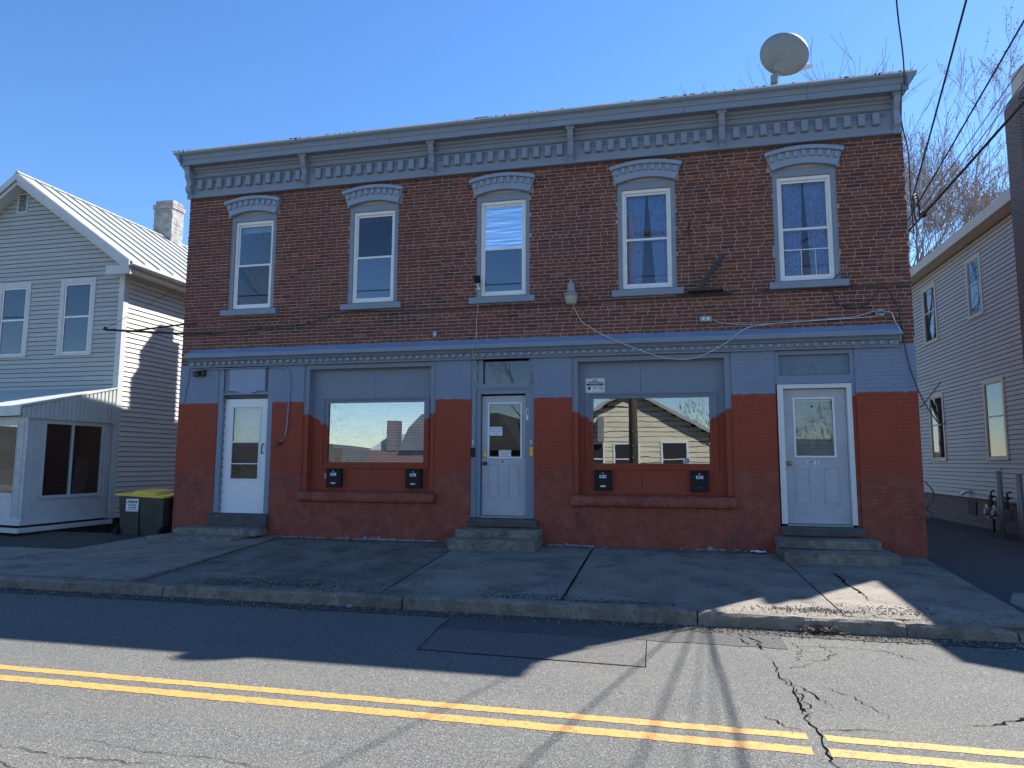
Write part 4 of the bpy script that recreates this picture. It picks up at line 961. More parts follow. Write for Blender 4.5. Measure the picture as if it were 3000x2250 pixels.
# ================================================================== things on the facade
def mailbox(x, s, slot, lab):
    z0, z1, w = .897, 1.222, .285; e = empty('mailbox', (x, .16, z0), lab, 'mailbox', 'black mailboxes under the storefront windows')
    g = MB(); g.box(x-w/2, x+w/2, .075, .158, z0, z1-.03); g.prism([(.158, z1), (.12, z1+.004), (.066, z1-.02), (.066, z1-.0295), (.158, z1-.0295)], 'x', x-w/2-.004, x+w/2+.004); g.build('box_body', M['black'], e)
    MB().bbox(x-w/2+.012, x+w/2-.03, .066, .0748, z0+.012, z1-.05, .004).build('front_panel', M['black'], e)
    MB().box(x-.055, x+.055, .0638, .0655, z0+.205, z0+.255).build('number_label', M['paper'], e); text('number', s, .056, (x, .0628, z0+.229), M['ink'], e, bold=.001, sx=.85)
    g = MB(); g.lathe([(.013, 0), (.011, .005), (0, .006)], (x, .066, z0+.285), 12, (0, -1, 0)); g.build('lock', M['silver'], e)
    MB().box(x-.043, x+.043, .0638, .0655, z0+.06, z0+.085).build('name_slot', M[slot], e)
mailbox(-5.995, '38-1', 'silver', 'black wall mailbox numbered 38-1 at the left end under the blinds')
mailbox(-4.465, '38-3', 'silver', 'black wall mailbox numbered 38-3 under the left storefront window')
mailbox(-1.135, '38-4', 'paper', 'black wall mailbox numbered 38-4 with a white name slot')
mailbox(.41, '38-2', 'dark', 'black wall mailbox numbered 38-2 with a dark name slot')
g = MB(); g.box(-6.21, -6.155, .145, .1595, 1.05, 1.145); e = tag(g.build('intercom_plate', M['grey'], None), 'small grey plate beside the 38-1 mailbox', 'plate')
# no trespassing sign
sg = empty('warning_sign', (-1.26, .13, 2.65), 'white NO TRESPASSING sign on the right storefront panel', 'sign')
SX, SZ, SY = -1.258, 2.652, .150
MB().box(SX-.16, SX+.16, SY, SY+.008, SZ-.12, SZ+.12).build('plate', M['paper'], sg)
g = MB()
for a, b, c2, d2 in ((SX-.146, SX-.143, SZ-.107, SZ+.107), (SX+.143, SX+.146, SZ-.107, SZ+.107)): g.box(a, b, SY-.0012, SY, c2, d2)
g.box(SX-.143, SX+.143, SY-.0012, SY, SZ+.104, SZ+.107); g.box(SX-.143, SX+.143, SY-.0012, SY, SZ-.107, SZ-.104); g.box(SX-.143, SX+.143, SY-.0012, SY, SZ+.002, SZ+.034)
g.build('printed_band', M['ink'], sg)
text('printed_line', 'NO', .042, (SX, SY-.0018, SZ+.084), M['ink'], sg, bold=.0012, sx=1.15); text('printed_line', 'TRESPASSING', .040, (SX, SY-.0018, SZ+.053), M['ink'], sg, bold=.0012, sx=1.02)
text('printed_line', 'SAFE HOMES · SAFE STREETS', .019, (SX, SY-.0018, SZ-.012), M['ink'], sg); 
for i, s in enumerate(('TRESPASS', 'AFFIDAVIT', 'PROGRAM')): text('printed_line', s, .016, (SX, SY-.0018, SZ-.032-i*.017), M['ink'], sg)
for i, s in enumerate(('THIS PROPERTY IS UNDER SURVEILLANCE', 'BY THE POLICE DEPARTMENT')): text('printed_line', s, .0115, (SX, SY-.0022, SZ+.025-i*.014), M['paper'], sg)
MB().prism([(SX-.125, SZ-.028), (SX-.1, SZ-.022), (SX-.075, SZ-.028), (SX-.077, SZ-.06), (SX-.1, SZ-.082), (SX-.123, SZ-.06)], 'y', SY-.0015, SY).build('shield_emblem', M['ink'], sg)
g = MB(); g.lathe([(.03, 0), (.03, .0015), (0, .0016)], (SX+.1, SY, SZ-.052), 20, (0, -1, 0)); g.build('round_emblem', M['inkred'], sg)
g = MB(); g.lathe([(.021, 0), (.021, .0026), (0, .0027)], (SX+.1, SY, SZ-.052), 20, (0, -1, 0)); g.build('emblem_centre', M['paper'], sg)
g = MB(); g.lathe([(.009, 0), (.009, .0036), (0, .0037)], (SX+.1, SY, SZ-.052), 12, (0, -1, 0)); g.build('emblem_dot', M['inkblue'], sg)
# doorbells and latches by the middle door
g = MB(); g.bbox(-3.39, -3.315, -.02, .011, 1.44, 1.60, .006); e = g.build('video_doorbell', M['black'], None); tag(e, 'black video doorbell left of the middle door', 'doorbell')
g = MB(); g.lathe([(.016, 0), (.014, .003), (0, .004)], (-3.352, -.02, 1.475), 14, (0, -1, 0)); g.build('button', M['dark'], e)
g = MB(); g.bbox(-3.365, -3.335, -.012, .011, 1.66, 1.73, .004); e = g.build('door_chime_button', M['white'], None); tag(e, 'white bell button above the video doorbell', 'doorbell'); MB().box(-3.354, -3.346, -.015, -.012, 1.675, 1.715).build('button', M['ink'], e)
g = MB(); g.bbox(-2.345, -2.317, -.012, .011, 1.66, 1.73, .004); e = g.build('door_chime_button', M['white'], None); tag(e, 'white bell button right of the middle door', 'doorbell'); MB().box(-2.335, -2.327, -.015, -.012, 1.675, 1.715).build('button', M['ink'], e)
g = MB(); g.bbox(-2.36, -2.295, -.01, .011, 1.46, 1.615, .003); e = g.build('brass_plate', M['brass'], None); tag(e, 'brass hinge plate right of the middle door', 'plate')
# dusk-to-dawn lamp
L = empty('dusk_lamp', (-1.607, 0, 4.0), 'grey dusk-to-dawn lamp with ribbed glass on the upper brick wall', 'lamp')
lx, ly = -1.607, -.20
g = MB(); g.lathe([(.0, .0), (.025, 0), (.028, .04), (.045, .05), (.055, .10), (.07, .19), (.072, .20), (.0, .20)][::-1] if False else [(.0, .42), (.028, .42), (.03, .375), (.05, .365), (.062, .28), (.075, .215), (.0, .21)], (lx, ly, 3.985), 20); g.build('housing', M['lampgrey'], L, True)
g = MB(); g.lathe([(.11, .14), (.118, .155), (.112, .19), (.076, .214), (.0, .2141)], (lx, ly, 3.985), 26); g.build('reflector_ring', M['grey'], L)
for i in range(26):
    a = 2*math.pi*i/26; 
    if i % 1 == 0: pass
g = MB(); g.lathe([(.0, 0), (.07, .0), (.085, .02), (.105, .09), (.112, .139), (.0, .1395)], (lx, ly, 3.985), 24); g.build('glass_bowl', M['glass_lamp'], L, True)
g = MB(); g.tube([(lx, -.002, 4.27), (lx, -.12, 4.28), (lx, ly+.04, 4.27)], .018, 8); g.bbox(lx-.04, lx+.04, -.02, -.004, 4.22, 4.33, .004); g.build('wall_arm', M['lampgrey'], L)
# solar panel with camera
e = empty('solar_camera', (-3.28, -.0, 4.45), 'small solar panel with white camera mount by the middle window', 'camera')
pp = MB().box(-.055, .055, -.006, .006, -.075, .075).build('solar_panel', M['black'], None); pp.location = (-3.27, -.12, 4.525); pp.rotation_euler = (R(25), 0, 0); 
attach(pp, e); pp.location = (-3.27, -.12, 4.525)
MB().box(-3.327, -3.213, -.112, -.108, 4.452, 4.458).build('panel_rim', M['white'], e)
g = MB(); g.tube([(-3.27, -.11, 4.45), (-3.255, -.09, 4.40), (-3.25, -.0, 4.38)], .012, 8); g.lathe([(0, 0), (.028, 0), (.03, .03), (.02, .05), (0, .052)], (-3.26, -.03, 4.38), 12, (0, -1, 0)); g.build('camera_mount', M['white'], e, True)
# floodlight by left corner with conduit
e = empty('floodlight', (-8.76, 0, 3.0), 'dark twin floodlight under the cornice at the left corner', 'floodlight')
MB().bbox(-8.75, -8.68, -.07, -.006, 2.965, 3.09, .005).build('junction_box', M['dark'], e)
for k, zz in enumerate((3.045, 2.985)):
    h = MB().prism([(-8.90+.02*k, zz), (-8.76, zz+.025), (-8.75, zz-.01), (-8.90+.02*k, zz-.03)], 'y', -.13, -.03).build('lamp_head', M['dark'], e)
g = MB(); P = [(-8.68, -.03, 3.095), (-8.3, -.03, 3.10), (-7.6, -.03, 3.105), (-7.15, -.03, 3.105), (-6.98, -.03, 3.09), (-6.90, -.03, 3.02), (-6.885, -.03, 2.9), (-6.89, -.03, 2.4), (-6.905, -.03, 2.0), (-6.93, -.03, 1.84), (-6.99, -.035, 1.73), (-7.04, -.04, 1.695)]
g.tube(P, .011, 8); c1 = g.build('conduit', M['blue_hood'], None, True); tag(c1, 'painted conduit running under the cornice and down the pier', 'conduit')
g = MB(); g.bbox(-7.09, -7.02, -.06, -.006, 1.66, 1.71, .004); g.tube([(-7.07, -.05, 1.665), (-7.11, -.05, 1.61)], .012, 6); g.build('conduit_end', M['rust'], c1)
# wall clips and boxes on upper wall
g = MB(); g.bbox(-4.10, -4.03, -.05, -.004, 3.555, 3.66, .006); e = g.build('junction_box', M['flash'], None); tag(e, 'small blue socket box on the brick above the left storefront', 'junction box'); g = MB(); g.box(-4.082, -4.048, -.053, -.05, 3.585, 3.60); g.box(-4.082, -4.048, -.053, -.05, 3.615, 3.63); g.build('socket_face', M['paper'], e)
g = MB(); g.bbox(.47, .66, -.07, -.004, 3.63, 3.73, .008); e = g.build('junction_box', M['grey'], None); tag(e, 'grey weatherproof socket box above the right storefront', 'junction box'); g = MB(); g.lathe([(0, 0), (.022, .0), (.024, .01), (0, .012)], (.53, -.07, 3.68), 10, (0, -1, 0)); g.lathe([(0, 0), (.022, .0), (.024, .01), (0, .012)], (.60, -.07, 3.68), 10, (0, -1, 0)); g.build('socket_cover', M['paper'], e)
g = MB(); g.lathe([(.0, 0), (.07, 0), (.072, .03), (.06, .05), (.055, .085), (.0, .09)], (3.16, -.004, 3.665), 18, (0, -1, 0)); e = g.build('electric_meter', M['lampgrey'], None); tag(e, 'round grey meter-like box at the right end above the cornice', 'meter'); g = MB(); g.box(3.12, 3.20, -.1, -.094, 3.65, 3.675); g.box(3.05, 3.089, -.04, -.01, 3.65, 3.68); g.build('socket_face', M['dark'], e)
# rusty old sign arm
g = MB(); g.prism([(.42, 4.15), (.50, 4.15), (.89, 4.66), (.82, 4.70)], 'y', -.20, -.15); g.box(.12, 1.0, -.03, -.006, 4.09, 4.12); g.box(.3, .85, -.20, -.0301, 4.12, 4.15); e = g.build('sign_arm', M['dark'], None); tag(e, 'rusty folded iron sign arm fixed to the brick wall', 'bracket')
g = MB(); g.tube([(.42, -.012, 4.28), (.40, -.015, 4.6), (.36, -.014, 4.95), (.35, -.012, 5.15)], .004, 5); g.tube([(.335, -.01, 5.12), (.345, -.012, 5.35)], .014, 6); g.build('stay_chain', M['rust'], e)
# left bracket arm sticking out at the corner
A_ = (-9.3, -.05, 4.02)
g = MB(); tipp = (-10.35, -.75, 3.80)
g.tube([(-9.25, .03, 3.82), (-9.8, -.36, 3.81), tipp], .022, 8); g.tube([(-8.95, -.012, 4.0), (-9.27, -.04, 3.99), (-9.95, -.46, 3.82)], .018, 8); g.tube([tipp, (tipp[0], tipp[1]+.02, tipp[2]+.05)], .03, 8); g.box(-9.25, -8.6, -.03, -.004, 3.81, 3.84)
e = g.build('sign_arm', M['rust'], None); tag(e, 'black iron sign arm reaching out past the left corner', 'bracket')
g = MB(); g.tube([tipp, (-9.85, -.3, 4.35), (-9.5, .3, 4.9)], .004, 5); g.build('stay_wire', M['rubber'], e)
# cables along the facade
def cable(name, pts, rad, mat, label_, n=6, sub=6, cat='cable'):
    P = []; pts = [Vector(p) for p in pts]
    for i in range(len(pts)-1):
        p0 = pts[max(i-1, 0)]; p1 = pts[i]; p2 = pts[i+1]; p3 = pts[min(i+2, len(pts)-1)]
        for k in range(sub):
            t = k/sub; P.append(.5*((2*p1)+(p2-p0)*t+(2*p0-5*p1+4*p2-p3)*t*t+(3*p1-p0-3*p2+p3)*t**3))
    P.append(pts[-1]); o = MB().tube(P, rad, n).build(name, M[mat], None, True); return tag(o, label_, cat)
cable('wall_cable', [(-9.2, -.015, 3.78), (-8.2, -.02, 3.80), (-7.4, -.02, 3.86), (-6.6, -.02, 3.90), (-5.98, -.02, 4.07), (-5.2, -.04, 4.08), (-4.6, -.02, 4.05), (-3.5, -.02, 4.06), (-2.9, -.02, 4.05), (-2.2, -.02, 4.06), (-1.5, -.03, 4.05), (-.9, -.02, 4.07), (.2, -.03, 4.06), (1.0, -.02, 4.07), (1.6, -.02, 4.09), (2.75, -.02, 4.10), (3.6, -.02, 4.11)], .007, 'rubber', 'black cable strung across the whole brick wall below the upper sills')
cable('wall_cable', [(-9.2, -.02, 3.75), (-8.1, -.02, 3.775), (-7.2, -.02, 3.85), (-6.5, -.02, 3.87), (-6.0, -.02, 4.05), (-4.5, -.03, 4.035), (-3.0, -.03, 4.03), (-1.9, -.03, 4.03), (-.6, -.03, 4.05), (.6, -.03, 4.04), (2.0, -.03, 4.075)], .004, 'greywire', 'thin pale cable running beside the black one under the upper sills')
cable('hanging_cable', [(-1.58, -.19, 3.98), (-1.45, -.10, 3.72), (-1.3, -.16, 3.60), (-1.1, -.23, 3.46), (-.6, -.24, 3.22), (-.15, -.24, 3.05), (.22, -.24, 3.00), (.5, -.24, 3.06), (.85, -.24, 3.24), (1.08, -.235, 3.42), (1.25, -.22, 3.49), (1.6, -.1, 3.55), (2.2, -.06, 3.58), (2.9, -.05, 3.60), (3.12, -.05, 3.62)], .0065, 'whitewire', 'white cable drooping from the lamp across the right storefront')
cable('meter_cable', [(.66, -.03, 3.68), (.85, -.03, 3.60), (1.3, -.05, 3.56), (1.9, -.05, 3.57), (2.4, -.05, 3.60), (2.8, -.04, 3.62), (3.0, -.03, 3.68), (3.1, -.03, 3.70)], .006, 'whitewire', 'grey cable from the socket box to the round meter')
cable('meter_cable', [(3.22, -.03, 3.68), (3.32, -.03, 3.66), (3.36, -.04, 3.52), (3.37, -.215, 3.36), (3.42, -.03, 3.2)], .009, 'whitewire', 'white cable looping down from the round meter')
cable('bell_wire', [(-3.25, -.05, 4.4), (-3.27, -.04, 4.1), (-3.30, -.04, 3.8), (-3.29, -.06, 3.52), (-3.30, -.22, 3.37), (-3.31, -.22, 3.30), (-3.33, -.10, 3.14), (-3.29, -.01, 3.0), (-3.33, -.01, 2.85), (-3.30, -.01, 2.7), (-3.34, -.01, 2.5), (-3.325, -.01, 2.3), (-3.35, -.01, 2.1), (-3.335, -.01, 1.9), (-3.35, -.012, 1.72), (-3.355, -.02, 1.6)], .0045, 'whitewire', 'thin white wire from the solar camera down to the doorbell')
cable('drop_cable', [(2.62, -.02, 4.33), (2.50, -.03, 4.2), (2.50, -.03, 3.95), (2.62, -.03, 3.8), (2.9, -.03, 3.78), (3.1, -.03, 3.95), (3.2, -.03, 4.08), (3.3, -.03, 4.0), (3.42, -.03, 3.7), (3.45, -.06, 3.3), (3.50, -.06, 2.9), (3.60, -.06, 2.5), (3.75, -.05, 2.15), (3.9, .0, 1.95), (4.02, .1, 1.98)], .009, 'rubber', 'black cable looping over the brick and down past the right corner')
cable('corner_wire', [(-9.03, -.02, 3.13), (-9.05, -.015, 2.9), (-9.10, -.015, 2.6), (-9.13, -.015, 2.44)], .004, 'rubber', 'thin dark wire hanging down the blue paint at the left corner')
cable('loop_cable', [(3.66, .05, 2.2), (3.8, .1, 2.35), (4.0, .15, 2.6)], .008, 'rubber', 'short black cable crossing beside the right corner')
cable('loop_cable', [(3.66, .05, 1.1), (3.75, .0, .95), (3.74, .0, .8), (3.66, .03, .7), (3.72, .0, .6), (3.66, .02, .5)], .009, 'rubber', 'black cable loop at the foot of the right corner')
def coil(c, rr, n, label_):
    g = MB(); rnd = random.Random(4)
    for k in range(n):
        r_ = rr*(1-.09*k); P = [(c[0]+r_*.65*math.cos(t*.39)+rnd.uniform(-.006, .006), c[1]+r_*.8*math.cos(t*.39), c[2]+r_*math.sin(t*.39)*1.6-.03*k) for t in range(17)]; g.tube(P, .009, 6)
    return tag(g.build('cable_coil', M['rubber'], None, True), label_, 'cable')
coil((3.80, .1, 5.35), .13, 4, 'coil of black service cable high on the right wall')
g = MB(); g.box(3.86, 3.92, .05, .12, 5.18, 5.26); tag(g.build('splice_box', M['black'], None), 'small black splice box hanging at the cable coil', 'splice box')
cable('riser_cable', [(3.55, -.38, 7.15), (3.60, -.10, 6.7), (3.70, .0, 6.2), (3.70, .02, 5.5), (3.72, .03, 4.9)], .010, 'rubber', 'black riser cable down the right corner')
# overhead service wires to the span on the camera's side of the street
def wire(name, a, b, rad, sag, label_, kink=0):
    a, b = Vector(a), Vector(b); P = []; rnd = random.Random(len(label_))
    for i in range(31):
        t = i/30; p = a.lerp(b, t); p.z -= sag*4*t*(1-t)
        if kink: p.x += kink*math.sin(t*23)*(.4+t*.2)
        P.append(p)
    return tag(MB().tube(P, rad, 6).build(name, M['rubber'], None, True), label_, 'wire')
wire('service_wire', (3.57, -.42, 7.12), (.1, -11.0, 7.0), .010, .05, 'twisted dark service wire dropping to the cornice end', .03)
wire('service_wire', (3.82, .35, 5.55), (1.9, -11.0, 7.6), .012, .1, 'thick dark service wire dropping to the cable coil')
wire('service_wire', (3.95, 1.2, 5.4), (3.75, -11.0, 7.88), .012, .1, 'thinnest overhead wire crossing toward the right wall')  # thickened so its shadow on the road comes out stronger
wire('service_wire', (3.84, .7, 5.2), (4.2, -11.0, 7.5), .006, .1, 'thin overhead wire just above the thick bundle')
wire('service_wire', (3.86, .72, 5.15), (4.55, -11.0, 7.5), .006, .1, 'second thin overhead wire hugging the thick bundle')
wire('service_bundle', (3.70, .5, 5.0), (5.1, -11.0, 7.4), .018, .12, 'thickest overhead cable bundle at the upper right')
wire('span_wire', (-30, -11.05, 7.9), (30, -11.05, 8.2), .02, .6, 'long street wire between poles, reflected in the windows')

# steps
def blockstep(parent, x0, x1, y0, y1, z0, z1, mat, cham=0.0, seed=1, name='step'):
    rnd = random.Random(seed); nx, ny = 16, 5; v = []; fs = []
    def P(a, b, z, top):
        x = x0+(x1-x0)*a; y = y0+(y1-y0)*b
        if cham:
            e = min(a, 1-a)*(x1-x0)
            if e < cham: y += (cham-e)*.6*(1-b)
        return (x+rnd.uniform(-.004, .004), y+rnd.uniform(-.004, .004), z+(rnd.uniform(-.004, .003) if top else 0))
    g = MB(); b = .012
    for j in range(ny+1):
        for i in range(nx+1): v.append(P(i/nx, j/ny, z1-(b if i in (0, nx) or j in (0,) else 0), True))
    for j in range(ny):
        for i in range(nx): k = j*(nx+1)+i; fs.append((k, k+1, k+nx+2, k+nx+1))
    per = list(range(nx+1))+[j*(nx+1)+nx for j in range(1, ny+1)]+[ny*(nx+1)+i for i in range(nx-1, -1, -1)]+[j*(nx+1) for j in range(ny-1, 0, -1)]
    rows_ = [per]; L_ = 4
    for q in range(1, L_+1):
        o = len(v)
        for k in per: v.append((v[k][0]+rnd.uniform(-.003, .003), v[k][1]+rnd.uniform(-.004, .004)-(.006 if v[k][1] < y0+.1 else 0), z1-b-(z1-b-z0)*q/L_))
        rows_.append(list(range(o, o+len(per))))
    n_ = len(per)
    for q in range(L_):
        for i in range(n_): fs.append((rows_[q][i], rows_[q+1][i], rows_[q+1][(i+1) % n_], rows_[q][(i+1) % n_]))
    return g.add(v, fs).build(name, M[mat], parent)
def steps(loc, lab, lst, grp='entrance steps of the brick building'):
    e = empty('entrance_steps', loc, lab, 'steps', grp)
    for k, (a, mat, ch_) in enumerate(lst): blockstep(e, *a, mat, ch_, k+int(loc[0]*10)+50)
    return e
s1 = steps((-7.9, -.4, 0), 'crumbling concrete steps below the white storm door', [((-8.43, -7.215, -.10, .13, .16, .39), 'stone', 0), ((-8.92, -7.24, -.36, .10, .03, .16), 'step', 0), ((-9.12, -7.42, -.80, .09, -.2, .045), 'step', 0)])
s2 = steps((-2.84, -.4, 0), 'rough concrete steps below the middle door marked 38', [((-3.41, -2.22, -.10, .14, .285, .41), 'stone', 0), ((-3.54, -2.15, -.40, .10, .14, .262), 'step', .06), ((-3.56, -2.14, -.74, .09, -.2, .142), 'step', .05)])
s3 = steps((2.2, -.5, 0), 'worn concrete steps below the white framed APT 2 door', [((1.60, 2.768, -.10, .14, .27, .40), 'stone', 0), ((1.50, 2.90, -.50, .10, .12, .245), 'step', .14), ((1.52, 3.02, -.95, .09, -.2, .112), 'step', .2)])
# ================================================================== SATELLITE DISH
DC = Vector((2.06, .55, 8.42)); e = empty('satellite_dish', (1.86, .55, 7.2), 'grey satellite dish on a pole above the cornice', 'satellite dish')
ax = Vector((-.25, .93, .28)).normalized()    # boresight, pointing away from the camera
g = MB(); prof = []
for k in range(9): t = k/8; prof.append((.385*t, .10*t*t-.10))
for k in range(8, -1, -1): t = k/8; prof.append((.382*t+.0001, .10*t*t-.10+.010))
e1 = ax.cross(Vector((0, 0, 1))).normalized(); e2 = e1.cross(ax); nseg = 36; v = []; fs = []
for rr, h in prof:
    for j in range(nseg): t = 2*math.pi*j/nseg; v.append(DC+ax*(h*1.0+.06)+e1*math.cos(t)*rr*1.14+e2*math.sin(t)*rr*.93)
for i in range(len(prof)-1):
    for j in range(nseg): j2 = (j+1) % nseg; fs.append((i*nseg+j, i*nseg+j2, (i+1)*nseg+j2, (i+1)*nseg+j))
g.add(v, fs).build('reflector', M['dish'], e, True)
g = MB(); g.tube([(1.83, .5, 7.2), (1.83, .5, 7.86)], .026, 10); g.tube([(1.83, .5, 7.80), (1.86, .47, 7.95), (1.93, .46, 8.10)], .035, 8); g.build('pole', M['grey'], e)
g = MB(); g.lathe([(0, 0), (.11, 0), (.1, .04), (0, .045)], Vector((1.93, .44, 8.12)), 6, -ax); g.box(1.78, 1.88, .40, .50, 7.84, 7.98); g.build('mount_plate', M['dish'], e)
g = MB(); g.tube([shoot(1690, 162, .8), shoot(1722, 152, 1.0)], .022, 8); g.build('feed_arm', M['lampgrey'], e)
g = MB(); g.tube([shoot(1718, 150, 1.0), shoot(1752, 141, 1.15)], .045, 10); g.tube([shoot(1716, 154, 1.0), shoot(1724, 150, 1.0)], .055, 8); g.build('receiver_head', M['paper'], e)
g = MB(); g.tube([(1.86, .5, 7.86), (1.75, .47, 7.80), (1.63, .44, 7.62), (1.62, .42, 7.25)], .008, 5); g.tube([(1.80, .5, 7.80), (1.70, .47, 7.66), (1.66, .44, 7.25)], .008, 5); g.build('feed_cable', M['rubber'], e)

# ================================================================== PALE HOUSE ON THE LEFT
HX, HY = -12.0, 1.45; APX, APZ = -14.87, 8.00; SL = .70
H = empty('gabled_house', (-14.9, HY, 0), 'pale clapboard house with a ribbed metal roof left of the brick building', 'house')
def gable_z(x): return APZ-.12-SL*abs(x-APX)
EZ = gable_z(HX); LX = 2*APX-HX; BY = 12.0
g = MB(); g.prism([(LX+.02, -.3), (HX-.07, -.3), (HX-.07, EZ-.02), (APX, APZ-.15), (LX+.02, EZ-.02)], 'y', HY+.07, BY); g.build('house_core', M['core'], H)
# windows on the front: x0,x1,z0,z1 outer trim
hw = [(-15.50, -14.56, 3.72, 5.52), (-13.72, -12.755, 3.725, 5.54)]
def hboard(x0, x1, z, ex, y, mat, parent, nm='siding_board', top=None):
    """lapped board on a wall facing -y; top: clip function for the upper corners"""
    za, zb = z+.011, z+ex+.0; t = .02
    if top:
        pts = [(x0, za), (x1, za)]
        xa0 = x0; xb1 = x1
        g = MB(); zt_a, zt_b = za, zb
        # upper edge narrowed to the rake
        xl0, xl1 = top(za); xh0, xh1 = top(zb)
        a0, a1 = max(x0, xl0), min(x1, xl1); b0, b1 = max(x0, xh0), min(x1, xh1)
        if a1-a0 < .05: return None
        if b1 < b0: b0 = b1 = (b0+b1)/2
        v = [(a0, y-t, za), (a1, y-t, za), (b1, y-.002, zb), (b0, y-.002, zb), (a0, y+.01, za), (a1, y+.01, za), (b1, y+.01, zb), (b0, y+.01, zb)]
    else: v = [(x0, y-t, za), (x1, y-t, za), (x1, y-.002, zb), (x0, y-.002, zb), (x0, y+.01, za), (x1, y+.01, za), (x1, y+.01, zb), (x0, y+.01, zb)]
    return MB().add(v, [(0, 1, 2, 3), (4, 0, 3, 7), (1, 5, 6, 2), (0, 4, 5, 1), (3, 2, 6, 7)]).build(nm, M[mat], parent)
ex = .105; z = .2; k = 0
def rake(z): hwid = (APZ-.14-z)/SL; return (APX-hwid, APX+hwid)
vent = (-15.17, -14.86, 7.21, 7.70)
while z < APZ-.3:
    x0, x1 = LX+.01, HX-.12; segs = [(x0, x1)]
    for a, b, c2, d2 in hw+[vent]:
        if z > c2-.005 and z+ex < d2+.02:
            ns = []
            for s, e2_ in segs:
                if e2_ <= a or s >= b: ns.append((s, e2_))
                else:
                    if s < a: ns.append((s, a))
                    if e2_ > b: ns.append((b, e2_))
            segs = ns
    if z < 2.4: segs = []
    for s, e2_ in segs:
        hboard(s, e2_, z, ex, HY+jit(.001), 'siding_front', H, top=rake)
    z += ex
MB().box(HX-.12, HX+.018, HY-.025, HY+.12, .1, EZ-.05).build('corner_board', M['trim'], H)
def vboard(y0, y1, z, ex, x, sgn, mat, parent):
    za, zb = z+.011, z+ex; t = .02*sgn
    v = [(x+t, y0, za), (x+t, y1, za), (x+.002*sgn, y1, zb), (x+.002*sgn, y0, zb), (x-.01*sgn, y0, za), (x-.01*sgn, y1, za), (x-.01*sgn, y1, zb), (x-.01*sgn, y0, zb)]
    return MB().add(v, [(0, 1, 2, 3), (4, 0, 3, 7), (1, 5, 6, 2), (0, 4, 5, 1), (3, 2, 6, 7)]).build('siding_board', M[mat], parent)
z = .1
while z < EZ-.1: vboard(HY+.125, BY, z, .112, HX, 1, 'siding_side', H); z += .112
def dh_window(parent, x0, x1, z0, z1, y, tw=.12, dark='glass_dark'):
    g = MB(); g.bbox(x0, x0+tw, y-.03, y+.02, z0+.06, z1, .004); g.bbox(x1-tw, x1, y-.03, y+.02, z0+.06, z1, .004); g.bbox(x0+tw+.0005, x1-tw-.0005, y-.03, y+.02, z1-tw*1.1, z1, .004); g.bbox(x0-.01, x1+.01, y-.05, y+.02, z0, z0+.06, .004)
    w = g.build('window', M['trim'], parent); a, b, c2, d2 = x0+tw, x1-tw, z0+.06, z1-tw*1.1; zm = (c2+d2)/2+.03
    g = MB(); f_ = .035
    g.box(a, a+f_, y-.01, y+.015, c2, d2); g.box(b-f_, b, y-.01, y+.015, c2, d2); g.box(a+f_, b-f_, y-.01, y+.015, c2, c2+f_); g.box(a+f_, b-f_, y-.01, y+.015, d2-f_, d2); g.box(a+f_, b-f_, y-.014, y+.015, zm-.02, zm+.02)
    g.build('frame', M['white'], w)
    MB().box(a+f_, b-f_, y+.002, y+.006, zm+.02, d2-f_).build('pane', M['glass_house'], w); MB().box(a+f_, b-f_, y+.002, y+.006, c2+f_, zm-.02).build('pane', M['glass_dark'], w)
    MB().box(a, b, y+.0095, y+.0135, c2, d2).build('backing', M['room_dark'], w)
    return w
for a in hw: dh_window(H, *a, HY-.0)
g = MB(); a, b, c2, d2 = vent; g.bbox(a, a+.04, HY-.03, HY+.01, c2, d2, .004); g.bbox(b-.04, b, HY-.03, HY+.01, c2, d2, .004); g.bbox(a+.0405, b-.0405, HY-.03, HY+.01, c2, c2+.04, .004); g.bbox(a+.0405, b-.0405, HY-.03, HY+.01, d2-.04, d2, .004); vt = g.build('gable_vent', M['trim'], H)
for i in range(8): zz = c2+.05+i*.048; MB().prism([(HY-.02, zz), (HY-.015, zz), (HY+.01, zz+.035), (HY+.005, zz+.035)], 'x', a+.0405, b-.0405).build('louvre', M['trim'], vt)
# roof: standing-seam panels
RX = HX+.42; RZ = APZ+.07-SL*(RX-APX); LXr = 2*APX-RX; FY = HY-.36
rt = MB(); rt.prism([(APX, APZ+.04), (RX-.02, RZ-.03), (RX-.02, RZ-.10), (APX, APZ-.06), (LXr+.02, RZ-.10), (LXr+.02, RZ-.03)], 'y', FY+.03, BY+.3)
roof = rt.build('roof', M['trim'], H)
y = FY; pw_ = .46
while y < BY+.2:
    g = MB()
    for s in (1, -1):
        xe = APX+s*(RX-APX)
        v = [(APX, y, APZ+.075), (xe, y, RZ), (xe, y+pw_-.004, RZ), (APX, y+pw_-.004, APZ+.075), (APX, y, APZ+.05), (xe, y, RZ-.025), (xe, y+pw_-.004, RZ-.025), (APX, y+pw_-.004, APZ+.05)]
        g.add(v, [(0, 1, 2, 3), (4, 5, 1, 0), (5, 6, 2, 1), (6, 7, 3, 2), (7, 6, 5, 4)])
        if y > FY+.01: g.add([(APX, y-.011, APZ+.115), (xe, y-.011, RZ+.04), (xe, y+.011, RZ+.04), (APX, y+.011, APZ+.115), (APX, y-.011, APZ+.07), (xe, y-.011, RZ), (xe, y+.011, RZ), (APX, y+.011, APZ+.07)], [(0, 1, 2, 3), (4, 5, 1, 0), (5, 6, 2, 1), (6, 7, 3, 2)])
    g.build('roof_panel', M['metalroof'], roof); y += pw_
MB().prism([(-.06+APX, APZ+.06), (APX, APZ+.12), (APX+.06, APZ+.06)], 'y', FY-.01, BY+.3).build('ridge_cap', M['metalroof'], roof)
